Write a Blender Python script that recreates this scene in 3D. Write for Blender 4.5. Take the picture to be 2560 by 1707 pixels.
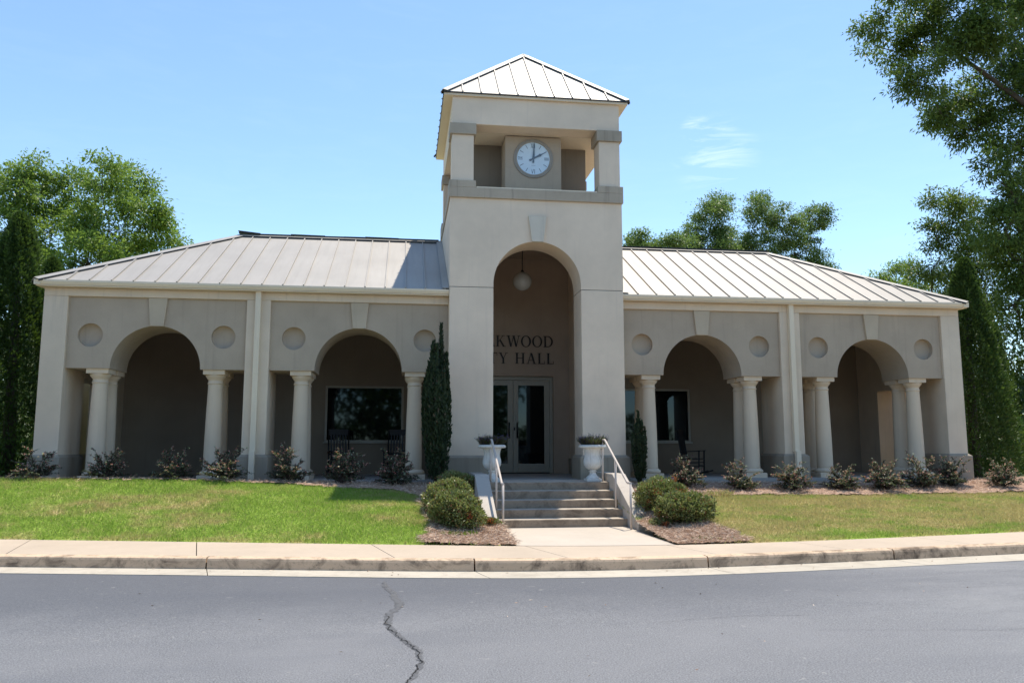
import bpy, bmesh, math, random
import numpy as np
from mathutils import Vector, Matrix
from mathutils.geometry import tessellate_polygon

S = bpy.context.scene
COL = S.collection
for o in list(bpy.data.objects):
    bpy.data.objects.remove(o)
R = math.radians
rnd = random.Random(7)

# ------------------------------------------------------------------ camera
cam_d = bpy.data.cameras.new('camera')
cam_d.sensor_width = 36.0
cam_d.lens = 36.0 * 2026.05 / 2560.0
cam_d.clip_start = 0.1
cam_d.clip_end = 3000
cam = bpy.data.objects.new('camera', cam_d)
COL.objects.link(cam)
cam.location = (-3.102, -18.7135, 0.749)
cam.rotation_euler = (math.pi / 2 + 0.1286, 0, -0.1345)
S.camera = cam

# ------------------------------------------------------------------ sky and sun
SUN_EL, SUN_AZ = R(71.0), R(43.2)          # azimuth measured from +Y towards +X
world = bpy.data.worlds.new('World')
S.world = world
world.use_nodes = True
wn, wl = world.node_tree.nodes, world.node_tree.links
wn.clear()
sky = wn.new('ShaderNodeTexSky')
sky.sky_type = 'NISHITA'
sky.sun_disc = False
sky.sun_elevation = SUN_EL
sky.sun_rotation = SUN_AZ
sky.altitude = 300
sky.air_density = 1.0
sky.dust_density = 0.25
sky.ozone_density = 1.2
bg = wn.new('ShaderNodeBackground')
bg.inputs['Strength'].default_value = 0.114
wo = wn.new('ShaderNodeOutputWorld')
# thin wisps of cloud, fixed to sky directions
tc = wn.new('ShaderNodeTexCoord')
mp = wn.new('ShaderNodeMapping'); mp.inputs['Scale'].default_value = (5.0, 5.0, 26.0); mp.inputs['Location'].default_value = (0, 0, 0.75)
ns = wn.new('ShaderNodeTexNoise'); ns.inputs['Scale'].default_value = 2.2; ns.inputs['Detail'].default_value = 9; ns.inputs['Roughness'].default_value = 0.62
ns.inputs['Distortion'].default_value = 0.6
wl.new(tc.outputs['Generated'], mp.inputs['Vector']); wl.new(mp.outputs[0], ns.inputs['Vector'])
rp = wn.new('ShaderNodeValToRGB'); rp.color_ramp.elements[0].position = 0.48; rp.color_ramp.elements[1].position = 0.84
wl.new(ns.outputs['Fac'], rp.inputs['Fac'])
def cloud_mask(vec, inner, outer):
    d = wn.new('ShaderNodeVectorMath'); d.operation = 'DOT_PRODUCT'
    nrm = wn.new('ShaderNodeVectorMath'); nrm.operation = 'NORMALIZE'
    wl.new(tc.outputs['Generated'], nrm.inputs[0]); wl.new(nrm.outputs[0], d.inputs[0])
    d.inputs[1].default_value = Vector(vec).normalized()
    m = wn.new('ShaderNodeMapRange'); m.interpolation_type = 'SMOOTHSTEP'
    m.inputs['From Min'].default_value = math.cos(R(outer)); m.inputs['From Max'].default_value = math.cos(R(inner))
    wl.new(d.outputs['Value'], m.inputs['Value'])
    return m.outputs[0]
def madd(a, b, op='ADD'):
    n = wn.new('ShaderNodeMath'); n.operation = op
    for i, v in enumerate((a, b)):
        if isinstance(v, (int, float)): n.inputs[i].default_value = v
        else: wl.new(v, n.inputs[i])
    return n.outputs[0]
CLOUD1 = (0.3586, 0.8717, 0.3340)
msum = madd(cloud_mask(CLOUD1, 0.2, 3.2), cloud_mask((0.3341, 0.8687, 0.3657), 0.1, 1.2))
msum = madd(msum, 0.05)
fac = madd(madd(rp.outputs['Color'], msum, 'MULTIPLY'), 0.42, 'MULTIPLY')
mx = wn.new('ShaderNodeMix'); mx.data_type = 'RGBA'
tint = wn.new('ShaderNodeMix'); tint.data_type = 'RGBA'; tint.blend_type = 'MULTIPLY'; tint.inputs['Factor'].default_value = 1.0
wl.new(sky.outputs[0], tint.inputs['A']); tint.inputs['B'].default_value = (0.90, 0.98, 1.0, 1)
wl.new(fac, mx.inputs['Factor']); wl.new(tint.outputs['Result'], mx.inputs['A'])
mx.inputs['B'].default_value = (7.6, 7.7, 7.8, 1)
wl.new(mx.outputs['Result'], bg.inputs['Color']); wl.new(bg.outputs[0], wo.inputs['Surface'])

sd = bpy.data.lights.new('sun', 'SUN')
sd.energy = 2.9
sd.angle = R(0.53)
sd.color = (1.0, 0.92, 0.80)
sun = bpy.data.objects.new('sun', sd)
COL.objects.link(sun)
sv = Vector((math.cos(SUN_EL) * math.sin(SUN_AZ), math.cos(SUN_EL) * math.cos(SUN_AZ), math.sin(SUN_EL)))
sun.rotation_euler = sv.to_track_quat('Z', 'Y').to_euler()
sun.location = (0, 0, 40)

S.view_settings.view_transform = 'Standard'
S.view_settings.look = 'None'
S.view_settings.exposure = 1.1
S.view_settings.gamma = 1.0
S.view_settings.use_curve_mapping = False
S.cycles.max_bounces = 8
S.cycles.diffuse_bounces = 4
S.cycles.transparent_max_bounces = 8

# ------------------------------------------------------------------ materials
class NT:
    def __init__(self, name):
        self.m = bpy.data.materials.new(name); self.m.use_nodes = True
        self.n, self.l = self.m.node_tree.nodes, self.m.node_tree.links
        self.n.clear()
        self.out = self.n.new('ShaderNodeOutputMaterial')
        self.geo = self.n.new('ShaderNodeNewGeometry')
    def add(self, t, **kw):
        x = self.n.new(t)
        for k, v in kw.items(): setattr(x, k, v)
        return x
    def pos(self, scale=(1, 1, 1)):
        m = self.add('ShaderNodeMapping'); m.inputs['Scale'].default_value = scale
        self.l.new(self.geo.outputs['Position'], m.inputs['Vector']); return m.outputs[0]
    def noise(self, scale, detail=4, rough=0.55, vec=None, dist=0.0):
        x = self.add('ShaderNodeTexNoise')
        x.inputs['Scale'].default_value = scale; x.inputs['Detail'].default_value = detail
        x.inputs['Roughness'].default_value = rough; x.inputs['Distortion'].default_value = dist
        self.l.new(vec if vec is not None else self.geo.outputs['Position'], x.inputs['Vector'])
        return x.outputs['Fac']
    def rng(self, v, a, b, c=0.0, d=1.0, smooth=False):
        x = self.add('ShaderNodeMapRange')
        if smooth: x.interpolation_type = 'SMOOTHSTEP'
        self.l.new(v, x.inputs['Value'])
        for k, val in zip(('From Min', 'From Max', 'To Min', 'To Max'), (a, b, c, d)): x.inputs[k].default_value = val
        return x.outputs[0]
    def math(self, op, a, b):
        x = self.add('ShaderNodeMath', operation=op)
        for i, v in enumerate((a, b)):
            if isinstance(v, (int, float)): x.inputs[i].default_value = v
            else: self.l.new(v, x.inputs[i])
        return x.outputs[0]
    def mix(self, f, a, b, blend='MIX'):
        x = self.add('ShaderNodeMix', data_type='RGBA', blend_type=blend)
        for k, v in (('Factor', f), ('A', a), ('B', b)):
            s = x.inputs[k] if k == 'Factor' else [i for i in x.inputs if i.name == k and i.type == 'RGBA'][0]
            if isinstance(v, (int, float)): s.default_value = v
            elif isinstance(v, tuple): s.default_value = (*v, 1) if len(v) == 3 else v
            else: self.l.new(v, s)
        return [o for o in x.outputs if o.type == 'RGBA'][0]
    def bump(self, h, strength=0.3, dist=0.01, nrm=None):
        x = self.add('ShaderNodeBump'); x.inputs['Strength'].default_value = strength; x.inputs['Distance'].default_value = dist
        self.l.new(h, x.inputs['Height'])
        if nrm is not None: self.l.new(nrm, x.inputs['Normal'])
        return x.outputs[0]
    def bsdf(self, col, rough=0.8, metal=0.0, normal=None, spec=0.4, **kw):
        b = self.add('ShaderNodeBsdfPrincipled')
        def put(k, v):
            if isinstance(v, (int, float)): b.inputs[k].default_value = v
            elif isinstance(v, tuple): b.inputs[k].default_value = (*v, 1)
            else: self.l.new(v, b.inputs[k])
        put('Base Color', col); put('Roughness', rough); put('Metallic', metal); put('Specular IOR Level', spec)
        for k, v in kw.items(): put(k.replace('_', ' '), v)
        if normal is not None: self.l.new(normal, b.inputs['Normal'])
        self.l.new(b.outputs[0], self.out.inputs['Surface'])
        return b

def plaster(name, c, streak=0.12, mott=0.10, bump=0.25):
    t = NT(name)
    n1 = t.noise(0.9, 5, 0.6)
    n2 = t.noise(1.0, 5, 0.65, t.pos((7, 7, 0.35)))
    n3 = t.noise(60, 3)
    col = t.mix(t.rng(n1, 0.3, 0.7), tuple(x * (1 - mott) for x in c), tuple(min(1, x * (1 + mott)) for x in c))
    dk = tuple(x * (1 - streak * 2.2) for x in (c[0] * 0.97, c[1] * 0.97, c[2]))
    col = t.mix(t.rng(n2, 0.56, 0.78, 0, 0.6), col, dk)
    col = t.mix(t.rng(n3, 0.35, 0.65, 0, 0.12), col, tuple(x * 0.72 for x in c))
    t.bsdf(col, 0.92, normal=t.bump(t.noise(240, 3), bump, 0.004), spec=0.2)
    return t.m

M = {}
M['light'] = plaster('plaster_cream', (0.71, 0.58, 0.435))
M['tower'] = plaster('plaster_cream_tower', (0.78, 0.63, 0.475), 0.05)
M['taupe'] = plaster('plaster_taupe', (0.455, 0.365, 0.27))
M['keytaupe'] = plaster('plaster_taupe_keystone', (0.51, 0.415, 0.30))
M['belt'] = plaster('plaster_taupe_weathered', (0.44, 0.365, 0.275), 0.28, 0.16)
M['plinth'] = plaster('plaster_plinth', (0.34, 0.285, 0.215), 0.18, 0.12)
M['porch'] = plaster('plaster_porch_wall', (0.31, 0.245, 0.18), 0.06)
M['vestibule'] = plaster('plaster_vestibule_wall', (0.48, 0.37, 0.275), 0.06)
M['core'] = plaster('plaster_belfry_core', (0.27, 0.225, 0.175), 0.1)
M['column'] = plaster('plaster_column', (0.70, 0.56, 0.405), 0.10, 0.06, 0.15)
M['keystone'] = plaster('plaster_keystone', (0.64, 0.57, 0.46), 0.3, 0.12)
M['trim'] = plaster('painted_metal_trim', (0.80, 0.675, 0.50), 0.08, 0.04, 0.03)

def metal_roof():
    t = NT('pale_standing_seam_metal')
    n1 = t.noise(0.8, 4); n2 = t.noise(1.0, 5, 0.6, t.pos((9, 0.8, 0.8))); n3 = t.noise(26, 4, 0.7)
    rp_ = t.add('ShaderNodeObjectInfo')
    c = t.mix(t.rng(n1, 0.3, 0.7), (0.335, 0.31, 0.275), (0.385, 0.358, 0.318))
    c = t.mix(t.rng(n2, 0.48, 0.72, 0, 0.45), c, (0.29, 0.268, 0.235))
    c = t.mix(t.rng(n3, 0.5, 0.72, 0, 0.16), c, (0.36, 0.335, 0.30))
    c = t.mix(t.math('MULTIPLY', rp_.outputs['Random'], 0.16), c, (0.31, 0.29, 0.26))
    t.bsdf(c, t.rng(n3, 0.3, 0.7, 0.48, 0.58), 0.15, t.bump(t.noise(2.2, 2), 0.10, 0.02), 0.3)
    return t.m
M['roof'] = metal_roof()

def simple(name, c, rough=0.6, metal=0.0, var=0.12, scale=4.0, spec=0.4, bump=0.0):
    t = NT(name)
    n = t.noise(scale, 5, 0.6)
    col = t.mix(t.rng(n, 0.3, 0.7), tuple(x * (1 - var) for x in c), tuple(min(1, x * (1 + var)) for x in c))
    nm = t.bump(t.noise(scale * 20, 3), bump, 0.004) if bump else None
    t.bsdf(col, rough, metal, nm, spec)
    return t.m
M['dark'] = simple('dark_gap_and_edge', (0.035, 0.035, 0.035), 0.6)
M['ridgevent'] = simple('dark_ridge_vent', (0.05, 0.047, 0.045), 0.6)
M['doorframe'] = simple('olive_grey_door_aluminium', (0.42, 0.385, 0.30), 0.5, 0.0, 0.05)
M['winframe'] = simple('pale_window_aluminium', (0.46, 0.42, 0.34), 0.5, 0.0, 0.05)
M['black'] = simple('black_metal', (0.02, 0.02, 0.02), 0.4, 0.3)
M['letter'] = simple('dark_bronze_letter', (0.035, 0.026, 0.02), 0.5, 0.3)
M['chair'] = simple('black_painted_wood', (0.014, 0.013, 0.013), 0.5)
M['clockface'] = simple('white_clock_dial', (0.64, 0.755, 0.83), 0.3, 0, 0.03)
M['clockring'] = simple('grey_clock_ring', (0.34, 0.30, 0.25), 0.5, 0.1)
M['clockmark'] = simple('slate_clock_marks', (0.14, 0.19, 0.24), 0.5)
M['rail'] = simple('cream_painted_rail', (0.55, 0.48, 0.42), 0.4, 0, 0.08, 9)
M['bark'] = simple('grey_brown_bark', (0.085, 0.07, 0.055), 0.9, 0, 0.35, 8, 0.2, 0.5)
M['stem'] = simple('dark_brown_stem', (0.06, 0.038, 0.03), 0.8, 0, 0.3, 20)
M['soffit'] = plaster('cream_soffit', (0.76, 0.63, 0.46), 0.05, 0.04, 0.1)

def glass():
    t = NT('dark_reflective_glass')
    b = t.bsdf((0.006, 0.007, 0.007), 0.03, 0, t.bump(t.noise(1.3, 2), 0.02, 0.02), 0.5, IOR=1.52, Specular_Tint=(0.62, 0.82, 1.0))
    return t.m
M['glass'] = glass()
def globe():
    t = NT('milky_globe_glass')
    t.bsdf((0.52, 0.50, 0.45), 0.12, 0, None, 0.5)
    return t.m
M['globe'] = globe()

def urn_mat():
    t = NT('weathered_white_urn')
    n = t.noise(1.0, 6, 0.7, t.pos((22, 22, 3)))
    n2 = t.noise(14, 5, 0.65)
    c = t.mix(t.rng(n2, 0.3, 0.7), (0.66, 0.63, 0.57), (0.74, 0.72, 0.67))
    c = t.mix(t.rng(n, 0.52, 0.75, 0, 0.7), c, (0.34, 0.31, 0.26))
    t.bsdf(c, 0.7, 0, t.bump(t.noise(40, 4), 0.3, 0.004), 0.3)
    return t.m
M['urn'] = urn_mat()

def concrete(name, c, dark=0.0, streaky=False, warm=0.0):
    t = NT(name)
    n1 = t.noise(0.7, 5, 0.6); n2 = t.noise(9, 6, 0.7); n3 = t.noise(160, 2)
    col = t.mix(t.rng(n1, 0.3, 0.7), tuple(x * 0.90 for x in c), tuple(x * 1.06 for x in c))
    col = t.mix(t.rng(n2, 0.5, 0.8, 0, 0.35), col, tuple(x * 0.74 for x in c))
    col = t.mix(t.rng(n3, 0.45, 0.7, 0, 0.2), col, tuple(x * 0.6 for x in c))
    if dark:
        n4 = t.noise(1.0, 6, 0.7, t.pos((2.6, 2.6, 3.2)), 0.8)
        col = t.mix(t.rng(n4, 0.47, 0.68, 0, dark), col, (0.12, 0.088, 0.062))
        n5 = t.noise(16, 6, 0.75)
        col = t.mix(t.rng(n5, 0.55, 0.7, 0, dark * 0.7), col, (0.06, 0.055, 0.045))
    t.bsdf(col, 0.9, 0, t.bump(t.math('ADD', t.noise(120, 4), t.math('MULTIPLY', n2, 1.5)), 0.3, 0.004), 0.25)
    return t.m
M['walk'] = concrete('warm_concrete_walk', (0.47, 0.385, 0.295))
M['path'] = concrete('pale_concrete_path', (0.50, 0.435, 0.36))
M['kerb'] = concrete('stained_concrete_kerb', (0.60, 0.445, 0.305), 0.95)
M['pan'] = concrete('gutter_pan_concrete', (0.47, 0.42, 0.34), 0.25)
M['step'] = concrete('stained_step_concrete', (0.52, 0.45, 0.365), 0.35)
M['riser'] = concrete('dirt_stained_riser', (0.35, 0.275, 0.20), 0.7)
M['cheek'] = plaster('rendered_cheek_wall', (0.47, 0.42, 0.36), 0.12)
M['slab'] = concrete('porch_slab_concrete', (0.36, 0.34, 0.31))

def asphalt():
    t = NT('weathered_asphalt')
    f = t.noise(70, 3, 0.75); g = t.noise(20, 5, 0.8); big = t.noise(0.28, 6, 0.65, None, 0.8); st = t.noise(1.0, 5, 0.6, t.pos((0.18, 0.75, 1)), 0.4)
    c = t.mix(t.rng(f, 0.32, 0.66), (0.040, 0.042, 0.047), (0.24, 0.242, 0.248))
    c = t.mix(t.rng(g, 0.50, 0.70, 0, 0.5), c, (0.175, 0.180, 0.196))
    c = t.mix(t.rng(big, 0.48, 0.66, 0, 0.5), c, (0.19, 0.19, 0.195))
    sep = t.add('ShaderNodeSeparateXYZ'); t.l.new(t.geo.outputs['Position'], sep.inputs[0])
    fx = t.math('MULTIPLY', t.rng(sep.outputs['X'], 0.5, 4.5, 0, 1, True), t.rng(t.noise(0.9, 6, 0.7, t.pos((0.5, 1.3, 1)), 0.9), 0.42, 0.64, 0, 0.6))
    c = t.mix(fx, c, (0.225, 0.225, 0.225))
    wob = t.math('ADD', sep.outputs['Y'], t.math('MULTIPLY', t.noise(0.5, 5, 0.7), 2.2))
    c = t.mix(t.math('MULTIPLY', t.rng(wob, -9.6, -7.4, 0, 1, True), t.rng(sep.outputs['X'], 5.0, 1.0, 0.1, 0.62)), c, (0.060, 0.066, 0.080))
    sp = t.noise(9, 3, 0.6)
    c = t.mix(t.rng(sp, 0.66, 0.72, 0, 0.5), c, (0.30, 0.29, 0.27))
    c = t.mix(t.rng(st, 0.5, 0.75, 0, 0.35), c, (0.072, 0.078, 0.094))
    t.bsdf(c, t.rng(g, 0.3, 0.7, 0.62, 0.82), 0, t.bump(t.math('ADD', f, g), 0.55, 0.008), 0.45)
    return t.m
M['asphalt'] = asphalt()
M['sealant'] = simple('bitumen_crack_sealant', (0.085, 0.086, 0.09), 0.6, 0, 0.35, 22, 0.5, 0.4)
M['crack'] = simple('open_crack', (0.012, 0.011, 0.010), 0.9)
M['soil'] = simple('brown_soil', (0.075, 0.052, 0.036), 0.95, 0, 0.3, 6, 0.2, 0.5)

def grass_mat(name, ground=False):
    t = NT(name)
    sep = t.add('ShaderNodeSeparateXYZ'); t.l.new(t.geo.outputs['Position'], sep.inputs[0])
    side = t.rng(sep.outputs['X'], -3.0, 4.0, 0.0, 1.0)
    n1 = t.noise(0.55, 5, 0.65, t.pos((0.7, 1.6, 1))); n2 = t.noise(3.2, 5, 0.7, t.pos((0.6, 1.2, 1))); n3 = t.noise(22, 3)
    k = t.math('ADD', t.math('MULTIPLY', n1, 0.55), t.math('MULTIPLY', n2, 0.45))
    k = t.math('ADD', k, t.math('MULTIPLY', side, 0.105))
    col = t.mix(t.rng(n2, 0.3, 0.7), (0.215, 0.335, 0.045), (0.305, 0.43, 0.075))
    col = t.mix(t.rng(k, 0.49, 0.64, 0, 0.9, True), col, (0.50, 0.375, 0.20))
    if not ground:
        rp_ = t.geo.outputs['Random Per Island']
        col = t.mix(t.rng(rp_, 0, 1, 0, 0.55), col, (0.39, 0.50, 0.14))
        col = t.mix(t.rng(rp_, 0.88, 0.9, 0, 0.7), col, (0.45, 0.37, 0.2))
        d = t.add('ShaderNodeBsdfDiffuse'); tr = t.add('ShaderNodeBsdfTranslucent'); ms = t.add('ShaderNodeMixShader')
        ms.inputs[0].default_value = 0.42
        t.l.new(col, d.inputs['Color']); t.l.new(col, tr.inputs['Color'])
        t.l.new(d.outputs[0], ms.inputs[1]); t.l.new(tr.outputs[0], ms.inputs[2]); t.l.new(ms.outputs[0], t.out.inputs['Surface'])
    else:
        col = t.mix(t.rng(n3, 0.3, 0.7, 0, 0.45), col, (0.15, 0.175, 0.045))
        t.bsdf(col, 0.95, 0, t.bump(n3, 0.6, 0.03), 0.15)
    return t.m
M['lawn'] = grass_mat('lawn_turf', True)
M['blade'] = grass_mat('lawn_blades')

def mulch():
    t = NT('pine_straw_mulch')
    n = t.noise(26, 5, 0.75); n2 = t.noise(3, 4)
    c = t.mix(t.rng(n, 0.3, 0.7), (0.22, 0.135, 0.095), (0.55, 0.38, 0.28))
    c = t.mix(t.rng(n2, 0.45, 0.7, 0, 0.5), c, (0.34, 0.25, 0.185))
    t.bsdf(c, 0.95, 0, t.bump(n, 0.9, 0.03), 0.15)
    return t.m
M['mulch'] = mulch()
def straw():
    t = NT('pine_straw_needles')
    r_ = t.geo.outputs['Random Per Island']
    c = t.mix(r_, (0.29, 0.175, 0.12), (0.80, 0.63, 0.47))
    t.bsdf(c, 0.9, 0, None, 0.15)
    return t.m
M['straw'] = straw()

def leaf(name, a, b, c=None, cf=0.0, trans=0.4, rough=0.45, spec=0.35):
    t = NT(name)
    r_ = t.geo.outputs['Random Per Island']
    n = t.noise(0.7, 3)
    col = t.mix(t.rng(r_, 0, 1), a, b)
    col = t.mix(t.rng(n, 0.35, 0.65, 0, 0.4), col, tuple(x * 0.72 for x in a))
    if c is not None:
        x = t.math('FRACT', t.math('MULTIPLY', r_, 7.31), 0.0)
        col = t.mix(t.rng(x, 1 - cf, 1 - cf + 0.01, 0, 1), col, c)
    b_ = t.bsdf(col, rough, 0, None, spec)
    tr = t.add('ShaderNodeBsdfTranslucent'); ms = t.add('ShaderNodeMixShader'); ms.inputs[0].default_value = trans
    t.l.new(t.mix(0.3, col, (0.20, 0.33, 0.03)), tr.inputs['Color'])
    t.l.new(b_.outputs[0], ms.inputs[1]); t.l.new(tr.outputs[0], ms.inputs[2]); t.l.new(ms.outputs[0], t.out.inputs['Surface'])
    return t.m
M['hickory'] = leaf('hickory_leaves', (0.13, 0.22, 0.042), (0.28, 0.375, 0.08), None, 0, 0.5)
M['oak'] = leaf('oak_leaves', (0.105, 0.175, 0.05), (0.22, 0.30, 0.10), None, 0, 0.45)
M['pecan'] = leaf('pecan_leaves', (0.075, 0.125, 0.03), (0.165, 0.23, 0.05), None, 0, 0.42)
M['arbor'] = leaf('arborvitae_sprays', (0.028, 0.060, 0.013), (0.085, 0.145, 0.026), None, 0, 0.25, 0.6)
M['cypress'] = leaf('cypress_sprays', (0.016, 0.034, 0.014), (0.045, 0.072, 0.03), (0.10, 0.075, 0.05), 0.05, 0.15, 0.6)
M['azalea'] = leaf('azalea_leaves', (0.13, 0.165, 0.04), (0.42, 0.43, 0.18), (0.26, 0.13, 0.075), 0.14, 0.32, 0.36)
M['azalea_dark'] = leaf('azalea_inner_twigs', (0.05, 0.04, 0.025), (0.09, 0.07, 0.045), None, 0, 0.1)
M['redleaf'] = leaf('red_turned_leaves', (0.30, 0.05, 0.025), (0.40, 0.12, 0.04), None, 0, 0.35)
M['loro'] = leaf('loropetalum_leaves', (0.05, 0.07, 0.042), (0.18, 0.225, 0.14), (0.10, 0.035, 0.045), 0.3, 0.3, 0.42)
M['loroyoung'] = leaf('loropetalum_new_growth', (0.74, 0.20, 0.21), (0.82, 0.48, 0.42), (0.52, 0.60, 0.40), 0.45, 0.4, 0.4)
M['wood'] = leaf('far_woodland_leaves', (0.03, 0.06, 0.012), (0.085, 0.12, 0.025), None, 0, 0.3)
M['urnleaf'] = leaf('dark_urn_foliage', (0.05, 0.035, 0.03), (0.11, 0.08, 0.05), (0.06, 0.08, 0.03), 0.25, 0.3)
M['purple'] = leaf('purple_flowers', (0.10, 0.05, 0.28), (0.17, 0.10, 0.40), None, 0, 0.3)
M['pink'] = leaf('crape_myrtle_flowers', (0.5, 0.10, 0.16), (0.6, 0.2, 0.25), None, 0, 0.3)
M['weed'] = leaf('bright_weed_blades', (0.12, 0.19, 0.02), (0.24, 0.31, 0.05), None, 0, 0.4)

# ------------------------------------------------------------------ mesh helpers
def link(o, parent=None):
    COL.objects.link(o)
    if parent is not None: o.parent = parent
    return o
def empty(name, label=None, cat=None, loc=(0, 0, 0), group=None, rz=0.0):
    o = bpy.data.objects.new(name, None); COL.objects.link(o)
    o.location = loc; o.rotation_euler = (0, 0, rz); o.empty_display_size = 0.3
    tag(o, label, cat, group)
    return o
def tag(o, label=None, cat=None, group=None, kind=None):
    if label: o['label'] = label
    if cat: o['category'] = cat
    if group: o['group'] = group
    if kind: o['kind'] = kind
    return o
def copy_tree(o, parent=None):
    c = o.copy(); COL.objects.link(c)
    c.parent = parent
    for ch in list(o.children): copy_tree(ch, c)
    return c

class MB:
    def __init__(self): self.v, self.f, self.s = [], [], []
    def face(self, idx, smooth=False): self.f.append(tuple(idx)); self.s.append(smooth)
    def add(self, vs):
        b = len(self.v); self.v.extend([tuple(p) for p in vs]); return b
    def box(self, x0, x1, y0, y1, z0, z1):
        if x1 < x0: x0, x1 = x1, x0
        b = self.add([(x0, y0, z0), (x1, y0, z0), (x1, y1, z0), (x0, y1, z0), (x0, y0, z1), (x1, y0, z1), (x1, y1, z1), (x0, y1, z1)])
        for q in ((0, 3, 2, 1), (4, 5, 6, 7), (0, 1, 5, 4), (1, 2, 6, 5), (2, 3, 7, 6), (3, 0, 4, 7)): self.face([b + i for i in q])
        return self
    def frustum(self, r0, z0, r1, z1, cap=True):
        # r = (x0,x1,y0,y1)
        b = self.add([(r0[0], r0[2], z0), (r0[1], r0[2], z0), (r0[1], r0[3], z0), (r0[0], r0[3], z0), (r1[0], r1[2], z1), (r1[1], r1[2], z1), (r1[1], r1[3], z1), (r1[0], r1[3], z1)])
        for q in ((0, 3, 2, 1), (4, 5, 6, 7), (0, 1, 5, 4), (1, 2, 6, 5), (2, 3, 7, 6), (3, 0, 4, 7)): self.face([b + i for i in q])
        return self
    def prism(self, loop, O, A, B, N, d0, d1, holes=(), back=True):
        """2D loops (a,b) -> O + a*A + b*B, extruded along N from d0 to d1"""
        O, A, B, N = map(Vector, (O, A, B, N))
        loops = [list(loop)] + [list(h) for h in holes]
        tris = tessellate_polygon([[Vector((p[0], p[1], 0)) for p in l] for l in loops])
        flat = [p for l in loops for p in l]
        n = len(flat)
        b = self.add([O + A * p[0] + B * p[1] + N * d0 for p in flat] + [O + A * p[0] + B * p[1] + N * d1 for p in flat])
        for t in tris:
            self.face([b + i for i in t])
            if back: self.face([b + n + i for i in reversed(t)])
        k = 0
        for l in loops:
            m = len(l)
            for i in range(m):
                j = (i + 1) % m
                self.face((b + k + i, b + k + j, b + n + k + j, b + n + k + i))
            k += m
        return self
    def lathe(self, prof, c=(0, 0, 0), n=28, flute=0, fz=(0, 0), famp=0.0):
        b = len(self.v); m = len(prof)
        for (r, z) in prof:
            for i in range(n):
                a = 2 * math.pi * i / n
                rr = r
                if flute and fz[0] <= z <= fz[1]: rr = r * (1 + famp * (abs(math.cos(a * flute / 2)) - 0.5))
                self.v.append((c[0] + rr * math.cos(a), c[1] + rr * math.sin(a), c[2] + z))
        for j in range(m - 1):
            for i in range(n):
                i2 = (i + 1) % n
                self.face((b + j * n + i, b + j * n + i2, b + (j + 1) * n + i2, b + (j + 1) * n + i), True)
        self.face([b + i for i in reversed(range(n))]); self.face([b + (m - 1) * n + i for i in range(n)])
        return self
    def tube(self, pts, rad, n=8, caps=True, smooth=True):
        pts = [Vector(p) for p in pts]
        if not isinstance(rad, (list, tuple)): rad = [rad] * len(pts)
        b = len(self.v); m = len(pts)
        up0 = None
        for k, p in enumerate(pts):
            d = (pts[min(k + 1, m - 1)] - pts[max(k - 1, 0)]).normalized()
            if up0 is None: up0 = Vector((0, 0, 1)) if abs(d.z) < 0.9 else Vector((1, 0, 0))
            s = d.cross(up0).normalized(); u = s.cross(d).normalized(); up0 = u
            for i in range(n):
                a = 2 * math.pi * i / n
                self.v.append(tuple(p + (s * math.cos(a) + u * math.sin(a)) * rad[k]))
        for k in range(m - 1):
            for i in range(n):
                i2 = (i + 1) % n
                self.face((b + k * n + i, b + k * n + i2, b + (k + 1) * n + i2, b + (k + 1) * n + i), smooth)
        if caps:
            self.face([b + i for i in reversed(range(n))]); self.face([b + (m - 1) * n + i for i in range(n)])
        return self
    def bar(self, p, q, w, h):
        """rectangular bar p->q with width w (horizontal) and height h"""
        p, q = Vector(p), Vector(q); d = (q - p).normalized()
        s = d.cross(Vector((0, 0, 1)))
        s = s.normalized() if s.length > 1e-4 else Vector((1, 0, 0))
        u = s.cross(d)
        b = self.add([x + s * (w / 2) * i + u * (h / 2) * j for x in (p, q) for (i, j) in ((-1, -1), (1, -1), (1, 1), (-1, 1))])
        for f in ((0, 1, 2, 3), (7, 6, 5, 4), (0, 4, 5, 1), (1, 5, 6, 2), (2, 6, 7, 3), (3, 7, 4, 0)): self.face([b + i for i in f])
        return self
    def mesh(self, name, mat):
        me = bpy.data.meshes.new(name)
        me.from_pydata(self.v, [], self.f)
        me.polygons.foreach_set('use_smooth', self.s)
        bm = bmesh.new(); bm.from_mesh(me)
        bmesh.ops.recalc_face_normals(bm, faces=bm.faces)
        bm.to_mesh(me); bm.free()
        if mat: me.materials.append(M[mat] if isinstance(mat, str) else mat)
        return me
    def build(self, name, mat, parent=None, bevel=0.0):
        o = bpy.data.objects.new(name, self.mesh(name, mat))
        link(o, parent)
        if bevel:
            md = o.modifiers.new('bevel', 'BEVEL'); md.width = bevel; md.segments = 2; md.limit_method = 'ANGLE'; md.angle_limit = R(40)
        return o

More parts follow.
